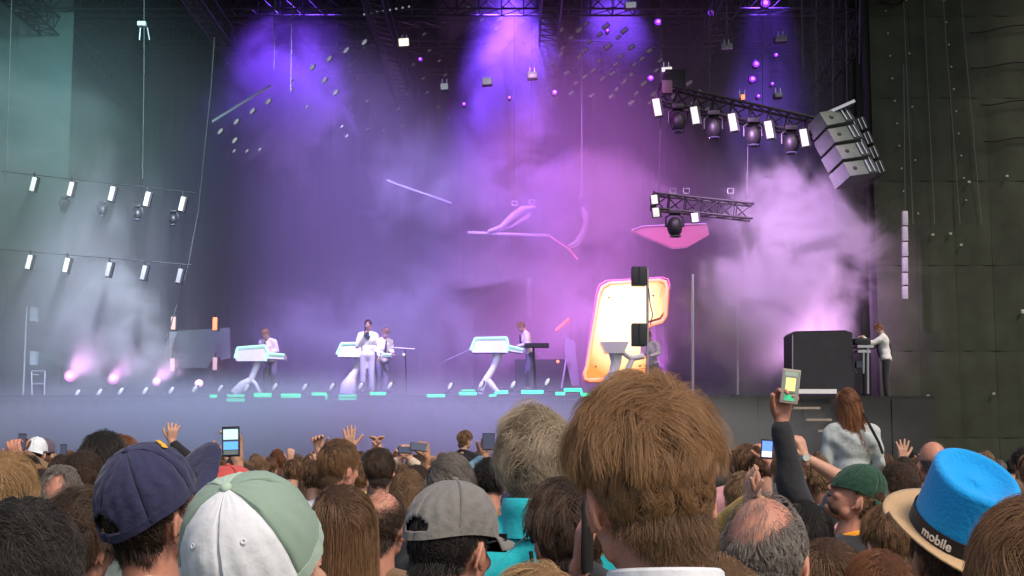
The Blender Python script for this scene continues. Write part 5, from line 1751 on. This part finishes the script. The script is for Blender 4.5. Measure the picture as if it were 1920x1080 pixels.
px_plate(inner, 36.0, .05).build('light_panel', M_sign, sign, False)
rim = [P(x + (2.5 if x < cx_ else -2.5), y + (2.5 if y < cy_ else -2.5), 35.98) for x, y in outer]
MB().path(rim + [rim[0]], W(3.6, 36), 8).build('neon_rim', mat('neon_orange', (1, .4, .2), emit=(1.0, .22, .03), estr=1.5), sign)
rim2 = [P(x + (-2.5 if x < cx_ else 2.5), y + (-2.5 if y < cy_ else 2.5), 36.1) for x, y in outer]
MB().path(rim2 + [rim2[0]], W(1.8, 36), 8).build('outer_rim', mat('sign_rim', (.5, .25, .35), .4), sign)
for x, y in ((1142, 558), (1225, 554), (1117, 687), (1200, 686)):
    c = P(x, y, 35.96); MB().tube(c, c + Vector((0, .03, 0)), W(2, 36), n=10).build('screw', mat('dark_screw', (.12, .08, .02)), sign)
for x0, y0, dx, dy in ((1131, 540, -.9, 5), (1241, 541, -.9, 5), (1102, 688, -.9, 5)):
    for i in range(4):
        c = P(x0 + dx * i, y0 + dy * i, 35.96); MB().tube(c, c + Vector((0, .03, 0)), W(.9, 36), n=8).build('screw', mat('dark_screw', (.12, .08, .02)), sign)


# ---- speaker stand in front of it
t = thing('speaker_stand', 'pole with two small black loudspeakers in front of the glowing sign', 'speaker stand', P(1214, 744, 33.6))
MB().tube(P(1214, 744, 33.6), P(1214, 503, 33.6), W(2.6, 33.6), n=10).build('pole', M_alu, t)
for y0, y1 in ((501, 536), (607, 649)):
    a, b = P(1184, y0, 33.5), P(1211, y1, 33.5)
    MB().box((a + b) / 2, ((b - a).x, .36, (a - b).z), bev=.02).build('loudspeaker', M_grill, t)
    MB().box((a + b) / 2 + Vector((.0, -.19, 0)), (.03, .01, (a - b).z * .9)).build('trim', M_metal, t)
MB().path([P(1216, 540, 33.5), P(1219, 570, 33.5), P(1224, 590, 33.5), P(1219, 610, 33.5)], W(1.2, 33.5), 6).build('cable', M_cable, t)
MB().box(P(1214, 745, 33.6), (.6, .5, .05)).build('base', M_metal, t)
for i, (x, y0, y1, Y, w) in enumerate(((1299, 514, 745, 34, 2.6), (1383, 560, 742, 34.4, 1.6), (991, 520, 600, 41, 5), (1486, 628, 736, 32.0, 1))):
    t = thing('upright_pole', ['tall pale pole right of the glowing sign', 'thinner faint pole left of the pink smoke', 'faint thick post high behind the right keyboard', 'thin pale rod at the edge of the black case'][i], 'pole', P(x, y1, Y))
    MB().tube(P(x, y1, Y), P(x, y0, Y), W(w, Y), n=10).build('pole', M_alu, t)
    MB().box(P(x, y1, Y), (.3, .3, .04)).build('base', M_metal, t)

# ---- segmented light column on the right
t = thing('light_column', 'tall segmented grey light column at the edge of the side wall', 'light column', P(1697, 562, 33.4))
ys = [395, 424, 453, 482, 511, 536, 562]
for i in range(6):
    a, b = P(1691.5, ys[i] + 1.2, 33.4), P(1702, ys[i + 1] - 1.2, 33.4)
    MB().box((a + b) / 2, ((b - a).x, .12, (a - b).z), bev=.01).build('segment', mat('column_plastic', (.42, .41, .44), .5, var=.2, vscale=12), t)
MB().box(P(1697, 478, 33.5), (W(6, 33), .06, W(168, 33))).build('spine', M_metal, t)

# ---- black case, table stand on the side platform
t = thing('covered_case', 'big black cloth-covered case left of the man in white shirt and braces', 'case', P(1540, 735, 32.3))
px_plate([(1486, 735), (1485, 626), (1490, 621), (1585, 619), (1598, 624), (1602, 736)], 32.0, 1.0).build('cover', mat('case_cover', (.022, .021, .028), .8, var=.2, vscale=3, bump=.3, bscale=8), t, False)
t = thing('equipment_table', 'metal-legged equipment table with mixer under the outstretched arm', 'table', P(1626, 738, 31.9))
MB().tube(P(1627, 738, 31.9), P(1627, 652, 31.9), W(2.6, 32), n=8).build('leg', M_alu, t)
MB().tube(P(1619, 700, 31.9), P(1619, 655, 31.9), W(2, 32), n=8).build('leg', M_alu, t)
MB().box(P(1618, 651, 32.1), (W(30, 32), .5, W(5, 32))).build('top', M_alu, t, False)
MB().box(P(1616, 660, 32.1), (W(24, 32), .45, W(5, 32))).build('shelf', M_alu, t, False)
MB().box(P(1614, 641, 32.2), (W(30, 32), .4, W(12, 32)), bev=.02).build('mixer', M_metal, t)
MB().box(P(1610, 684, 32.2), (W(14, 32), .3, W(12, 32))).build('shelf_box', mat('blue_grey_case', (.14, .15, .19)), t, False)
MB().path([P(1601, 675, 32.0), P(1600, 690, 32.0), P(1606, 700, 32.0)], W(1.5, 32), 6).build('cable', M_cable, t)

# ---- hanging sculpture of bars and curved arms
t = thing('hanging_sculpture', 'hanging white bars with curved arm shapes over the centre of the stage', 'sculpture', P(975, 440, 38))
MB().path([P(877, 436, 38), P(1030, 442, 38)], W(3.2, 38), 8).build('bar', M_sc, t)
MB().path([P(1030, 442, 38), P(1068, 468, 38), P(1082, 486, 38)], W(1.8, 38), 8).build('bar', mat('sculpture_pink', (.7, .3, .35), .5), t)
MB().path([P(915, 434, 37.9), P(940, 425, 37.9), P(962, 404, 37.9), P(980, 391, 37.9), P(1004, 388, 37.9)], .08, 10, [W(r, 38) for r in (3, 5, 6.5, 5.5, 3)]).build('arm', M_sc, t)
MB().path([P(930, 436, 38.1), P(960, 424, 38.1), P(985, 408, 38.1), P(992, 400, 38.1)], .05, 8, [W(r, 38) for r in (1.5, 2, 3.5, 5)]).build('arm', mat('sculpture_mauve', (.42, .34, .48), .5), t)
for x, y in ((965, 381), (997, 379)):
    c = P(x, y, 38)
    MB().path([c + Vector((u * W(5, 38), 0, v * W(4, 38))) for u, v in ((-1, -1), (1, -1), (1, 1), (-1, 1), (-1, -1))], .022, 6).build('bracket', M_sc, t)
    MB().tube(c, P(x, -20, 38), .008, n=4).build('wire', M_cable, t)
t = thing('curved_arm_prop', 'curved white arm-like shape hanging right of the white bars', 'sculpture', P(1090, 420, 38))
MB().path([P(1093, 388, 38), P(1097, 402, 38), P(1099, 416, 38), P(1093, 436, 38), P(1082, 454, 38), P(1066, 463, 38)], .08, 12, [W(r, 38) for r in (4, 7.5, 5.5, 6.5, 6, 4)]).build('arm', M_sc, t)
MB().path([P(1086, 375, 38), P(1086, 368, 38), P(1096, 368, 38)], W(1.6, 38), 6).tube(P(1091, 368, 38), P(1091, -20, 38), .008, n=4).build('bracket', M_sc, t)
o = MB().path([P(726, 339, 37.5), P(846, 381, 37.5)], W(2.4, 37.5), 8).build('hanging_bar', M_sc, None)
tag(o, 'lone slanting white bar hanging left of the curved arm shapes', 'bar')
t = thing('pink_lit_wedge', 'pink lit pointed wedge hanging below the lower right truss', 'sculpture', P(1250, 440, 37))
px_plate([(1184, 432), (1205, 424), (1325, 419), (1330, 440), (1290, 462), (1262, 464)], 37, .3).build('wedge', mat('wedge_pink_light', (.20, .08, .10), .6, emit=(.9, .22, .33), estr=.10), t, False)  # pink stage light on the wedge put into its colour and faint glow
MB().path([P(1184, 432, 36.96), P(1205, 424, 36.96), P(1325, 419, 36.96)], .02, 6).build('edge', M_sc, t)
t = thing('curved_stand', 'faint curved stand with a long slanting rod between the singer and right keyboard', 'stand', P(787, 708, 38))
MB().path([P(788, 674, 38), P(784, 690, 38), P(787, 709, 38)], W(1.8, 38), 8).build('bow', M_sc, t)
MB().path([P(790, 698, 38), P(882, 655, 38)], W(1.2, 38), 6).build('rod', M_sc, t)
for i, (x0, y0, x1, y1, m, Y, w) in enumerate(((1043, 620, 1068, 598, E_orange, 38, 3.5),)):
    o = MB().tube(P(x0, y0, Y), P(x1, y1, Y), W(w, Y), n=8).build('orange_baton', mat('baton_orange', (.7, .2, .12), emit=(.9, .2, .12), estr=.45), None)
    tag(o, 'slanting orange light baton left of the glowing sign', 'baton')
t = thing('riser_prop', 'grey pointed props and dark riser behind the right keyboard', 'riser', P(1050, 735, 37))
px_plate([(1058, 632), (1078, 640), (1086, 722), (1072, 724), (1060, 668)], 37, .2).build('fin', mat('fin_grey', (.22, .20, .24)), t, False)
MB().path([P(1062, 672, 36.9), P(1053, 728, 36.9)], W(2, 37), 6).build('strut', M_sc, t)
MB().box(P(1020, 705, 37.6), (W(110, 37), .8, W(60, 37))).build('drum_riser', M_grill, t)
for x, y, m in ((1046, 678, E_orange), (988, 697, E_white)):
    MB().ball(P(x, y, 36.9), W(3, 37), None, 10, 6).build('indicator_light', m, t)
t = thing('percussion_table', 'dark keyboard table in front of the leaning third musician', 'keyboard', P(1006, 648, 34.9))
MB().box(P(1006, 648, 34.9), (W(46, 35), .45, W(7, 35))).build('keybed', M_metal, t)
MB().tube(P(1000, 650, 34.9), P(1005, 735, 34.9), .03, n=8).build('stand', M_metal, t)
t = thing('cymbal_arm', 'long pale arm reaching right from the second musician', 'stand', P(755, 655, 35))
MB().tube(P(733, 652, 35), P(778, 655, 35), W(2, 35), n=8).build('arm', M_sc, t)
MB().tube(P(760, 655, 35), P(762, 738, 35.2), W(1.0, 35), n=6).build('upright', M_metal, t)
MB().ball(P(757, 665, 35), W(3, 35), None, 10, 6).build('lamp', E_white, t)

# ---- musicians
S_white = cloth('stage_white_shirt', (.78, .76, .74), bs=12, b=.4)
S_lilac_lit = cloth('stage_lilac_lit_shirt', (.66, .58, .66), bs=12, b=.4)  # lilac stage light tinted into the shirt cloth
S_trous = cloth('stage_grey_trousers', (.42, .41, .42), bs=12, b=.4)
S_hazed = cloth('stage_hazed_trousers', (.17, .16, .20), bs=12, b=.4)  # dark trousers greyed, the veil of haze is put into their colour
S_dark = cloth('stage_dark_trousers', (.03, .03, .035))
STG = dict(near=False, skin='hazy', hands_vox=.012, vox=.010)
SH = lambda: SHORT(n=700, r0=.003, top=.02)
r_, HM, s_ = person('singer in white shirt, dark neck scarf and grey trousers standing at the stage lip', 690, 599, 33.9, s=1.0, yaw=176, hair=SH(), hairc='darkbrown', shirt=S_white, trousers=S_trous, seed=71, extra=.02, face=True,
       arms={'R': dict(e=(.25, .02, 1.14), w=(.08, .16, 1.40), z=(-.3, .2, 1), y=(-1, 0, 0), curl=1.0, world=False), 'L': dict(e=(-.26, -.02, 1.14), w=(-.27, .05, .88), z=(0, 0, -1), y=(1, 0, 0), curl=.4, world=False)}, **STG)
scf = MB().ball((0, .105, 1.45), (.045, .022, .04)).path([(0, .125, 1.44), (-.02, .150, 1.37), (-.01, .155, 1.29)], .03, 8, [.03, .04, .012]).path([(0, .125, 1.44), (.03, .150, 1.38), (.035, .150, 1.32)], .03, 8, [.03, .035, .012])
parented(scf, 'neck_scarf', cloth('stage_scarf', (.04, .07, .09)), r_)
mw = LAST['wristR']
mic = thing('microphone', 'black microphone held to the mouth of the singer', 'microphone', mw)
MB().tube(mw + Vector((0, -.03, .02)), mw + Vector((.02, .02, .16)), .014, .02, 10).build('handle', M_grill, mic)
MB().ball(mw + Vector((.022, .02, .18)), .03, None, 12, 8).build('grille_ball', M_metal, mic)
KA = dict(L=dict(e=(-.24, .08, 1.16), w=(-.12, .34, 1.10), z=(0, 1, -.2), y=(0, 0, -1), curl=.4, world=False), R=dict(e=(.24, .08, 1.16), w=(.12, .34, 1.10), z=(0, 1, -.2), y=(0, 0, -1), curl=.4, world=False))
import copy as _copy
for i, (x, y, Y, yaw, shirt, lb, lean) in enumerate(((508, 612, 35.3, 200, S_lilac_lit, 'musician in lilac-lit shirt behind the far left keyboard', 18), (717, 612, 35.4, 150, S_white, 'musician in white shirt leaning right behind the singer', 12),
        (993, 599, 35.4, 262, S_lilac_lit, 'musician in pink-lit shirt and tie leaning left behind the wide keyboard', 14), (1222, 617, 35.2, 215, S_lilac_lit, 'musician in magenta-lit shirt half hidden by the speaker pole', 12))):
    r_, HM, s_ = person(lb, x, y, Y, s=1.0, yaw=yaw, hpitch=-18, lean=lean, hair=SH(), hairc='lightbrown', shirt=shirt, trousers=S_hazed, seed=80 + i, arms=_copy.deepcopy(KA), extra=.02, **STG)
    tie = MB().path([(0, .12, 1.45), (0, .145, 1.3), (0, .135, 1.16)], .03, 6, [.015, .025, .03])
    ties = MB().add(tie.v, tie.f, Matrix.Translation((0, 0, .95)) @ Matrix.Rotation(-R(lean), 4, 'X') @ Matrix.Translation((0, 0.01, -.95)))
    parented(ties, 'tie', S_dark, r_)
# man at the table on the right
r_, HM, s_ = person('man in white shirt with dark braces reaching left over the equipment table', 1659, 604, 32.3, s=1.0, yaw=-78, hpitch=-16, lean=8, loose=.022, hair=SHORT(n=600, r0=.003, top=.012, side=.008), hairc='auburn', shirt=S_white, trousers=S_dark, seed=90, extra=.012,
       arms={'L': dict(px=(1617, 631, 32.2), z=(-1, -.1, -.1), y=(0, 0, -1), curl=.4, hint=(0, 0, -1)), 'R': dict(px=(1628, 640, 32.5), z=(-1, -.1, -.1), y=(0, 0, -1), curl=.4)}, **STG)
for sx in (-1, 1):
    bp_ = MB().path([(sx * .05, .14, 1.0), (sx * .09, .155, 1.25), (sx * .10, .03, 1.492), (sx * .09, -.12, 1.38), (sx * .04, -.142, 1.15), (sx * .06, -.135, .98)], .017, 6)
    bpm = MB().add(bp_.v, bp_.f, Matrix.Translation((0, 0, .95)) @ Matrix.Rotation(-R(8), 4, 'X') @ Matrix.Translation((0, 0, -.95)))
    parented(bpm, 'brace', S_dark, r_)
o = MB().lathe([(.03, 0), (.06, .03), (.06, .1), (.03, .12), (.001, .12)], P(1918, 590, 33.8), n=16).build('wall_lamp', mat('pale_plastic', (.5, .5, .48)), None)
tag(o, 'small pale round fitting on the side wall at the right edge', 'lamp')
# ================================================================== THE FAR CROWD
protos = []
pd = [('brown', 'brown', C_dark, dict(top=.022)), ('darkbrown', 'dark', C_navy, dict(top=.030, side=.02)), ('lightbrown', 'light brown', C_grey, dict(top=.026, long=.26, K=9)), ('black', 'black', C_brown, dict(top=.034, side=.03, curl=.01)),
      ('auburn', 'reddish', C_tealdk, dict(top=.026, side=.016)), ('blond', 'fair', C_plum, dict(top=.024, long=.24, K=9)), ('grey', 'grey', C_blue, dict(top=.016)), ('brown', 'long brown', C_tan, dict(top=.03, long=.30, K=9)),
      ('darkbrown', 'cropped dark', C_white, dict(top=.012, side=.006, ltop=.02, lside=.012)), ('lightbrown', 'tousled', C_pinkc, dict(top=.035, messy=1.0, curl=.008))]
near_blocks = [(1219, 700, 150), (993, 757, 72), (843, 895, 90), (481, 878, 140), (280, 825, 95), (30, 925, 85), (141, 910, 75), (117, 873, 52), (152, 845, 38), (200, 805, 38), (15, 845, 38), (629, 822, 37), (712, 840, 29),
               (645, 905, 52), (710, 917, 55), (842, 846, 50), (1045, 890, 60), (1425, 925, 90), (1595, 727, 62), (1590, 855, 45), (1687, 865, 36), (1750, 826, 28), (1810, 840, 100), (1893, 930, 90), (425, 870, 55), (1515, 925, 40), (868, 804, 20)]
anchors = [(20, 'the dark curls at the left edge'), (70, 'the far white cap'), (200, 'the tall dark-haired person'), (322, 'the waving hand'), (433, 'the phone above the red cap'), (540, 'the top of the mint cap'), (629, 'the neat brown-haired man'),
           (712, 'the dark round head'), (786, 'the sideways phone'), (869, 'the boy in the dark jacket'), (930, 'the phone by the grey-blond head'), (1065, 'the white-lilac phone screen'), (1400, 'the man in pink'), (1465, 'the highest raised phone'),
           (1594, 'the woman in the pale sweatshirt'), (1687, 'the curly head left of the blue hat'), (1750, 'the bald man'), (1905, 'the right edge beyond the blue hat')]
def blocked(x, y, hw):
    for cx, ty, w in near_blocks:
        if abs(x - cx) < w - hw * .3 and y > ty + w * .35 - 4: return True
    return False
rg = random.Random(21)
placed = []
cands = []
for d_ in np.linspace(7.8, 27, 330):
    cands.append((rg.uniform(-20, 1940), float(d_)))
used = {}
for x, d_ in cands:
    hgt = rg.gauss(1.70, .055)
    y = 848 - (hgt - CAM_Z) / d_ * 2638
    hw = .10 / d_ * 2638
    if blocked(x, y + hw * .5, hw): continue
    ok = True
    for (x2, y2, hw2) in placed:
        if abs(x - x2) < (hw + hw2) * .62 and y > y2 - hw * .35: ok = False; break
    if not ok: continue
    placed.append((x, y, hw))
    if len(placed) > 150: break
    pi = rg.randrange(len(pd))
    key = (pi, d_ > 14)
    yaw = rg.uniform(-25, 25)
    hc_, word, sh_, ex = pd[pi]
    nstr = 1400 if d_ < 14 else 500
    an = min(anchors, key=lambda a: abs(a[0] - x))
    side = 'left of' if x < an[0] else 'right of'
    dist_w = 'far' if d_ > 15 else 'nearer'
    lb = '%s %s-haired spectator %s %s' % (dist_w, word, side, an[1])
    n_ = used.get(lb, 0); used[lb] = n_ + 1
    if n_: lb = '%s %s-haired spectator %s %s, %s' % (dist_w, word, side, an[1], ['second of that look', 'third of that look', 'fourth of that look', 'mostly hidden'][min(n_ - 1, 3)])
    src = next((p for p in protos if p[0] == key), None)
    if src is None:
        st = dict(n=nstr, r0=.0012 if d_ < 14 else .0022, nclump=60); st.update(ex)
        r_, HM, s_ = person(lb, x, y, d_, yaw=yaw, hair=SHORT(**st), hairc=hc_, shirt=sh_, near=False, seed=100 + len(protos), extra=ex['top'], skin=['fair', 'pink', 'tan', 'pink', 'dark'][pi % 5], group='crowd before the stage', legs=True)
        protos.append((key, r_, s_ * 1.777 + ex['top']))
    else:
        o = copy_tree(src[1])
        tp = P(x, y, d_)
        k_ = tp.z / src[2]
        o.location = (tp.x, d_, 0); o.scale = (k_,) * 3
        o.rotation_euler = (0, 0, -R(yaw)); o['label'] = lb; o['group'] = 'crowd before the stage'
# some of them hold a hand up
for i, (x, y, d_) in enumerate(((505, 848, 15.0), (548, 852, 13.0), (560, 846, 17.0), (1085, 840, 14.0), (1700, 850, 16.0), (385, 846, 14.5), (230, 850, 16))):
    person(['raised hand of a far spectator left of the mint cap top', 'far spectator with a fist up above the mint cap', 'far spectator waving beyond the mint cap', 'far spectator with arm up beside the big man', 'far spectator waving left of the bald man', 'far spectator waving left of the phone above the red cap', 'far spectator waving behind the navy cap'][i],
           x, y + 8, d_, hair=SHORT(n=500, r0=.002), hairc='brown', shirt=[C_dark, C_grey, C_brown][i % 3], near=False, seed=200 + i, group='crowd before the stage',
           arms={'R': dict(e=(.26, .08, 1.50), w=(.22, .12, 1.74), z=(0, 0, 1), y=(0, 1, 0), curl=[.2, 1.0, .1][i % 3])}, hands_vox=.009)
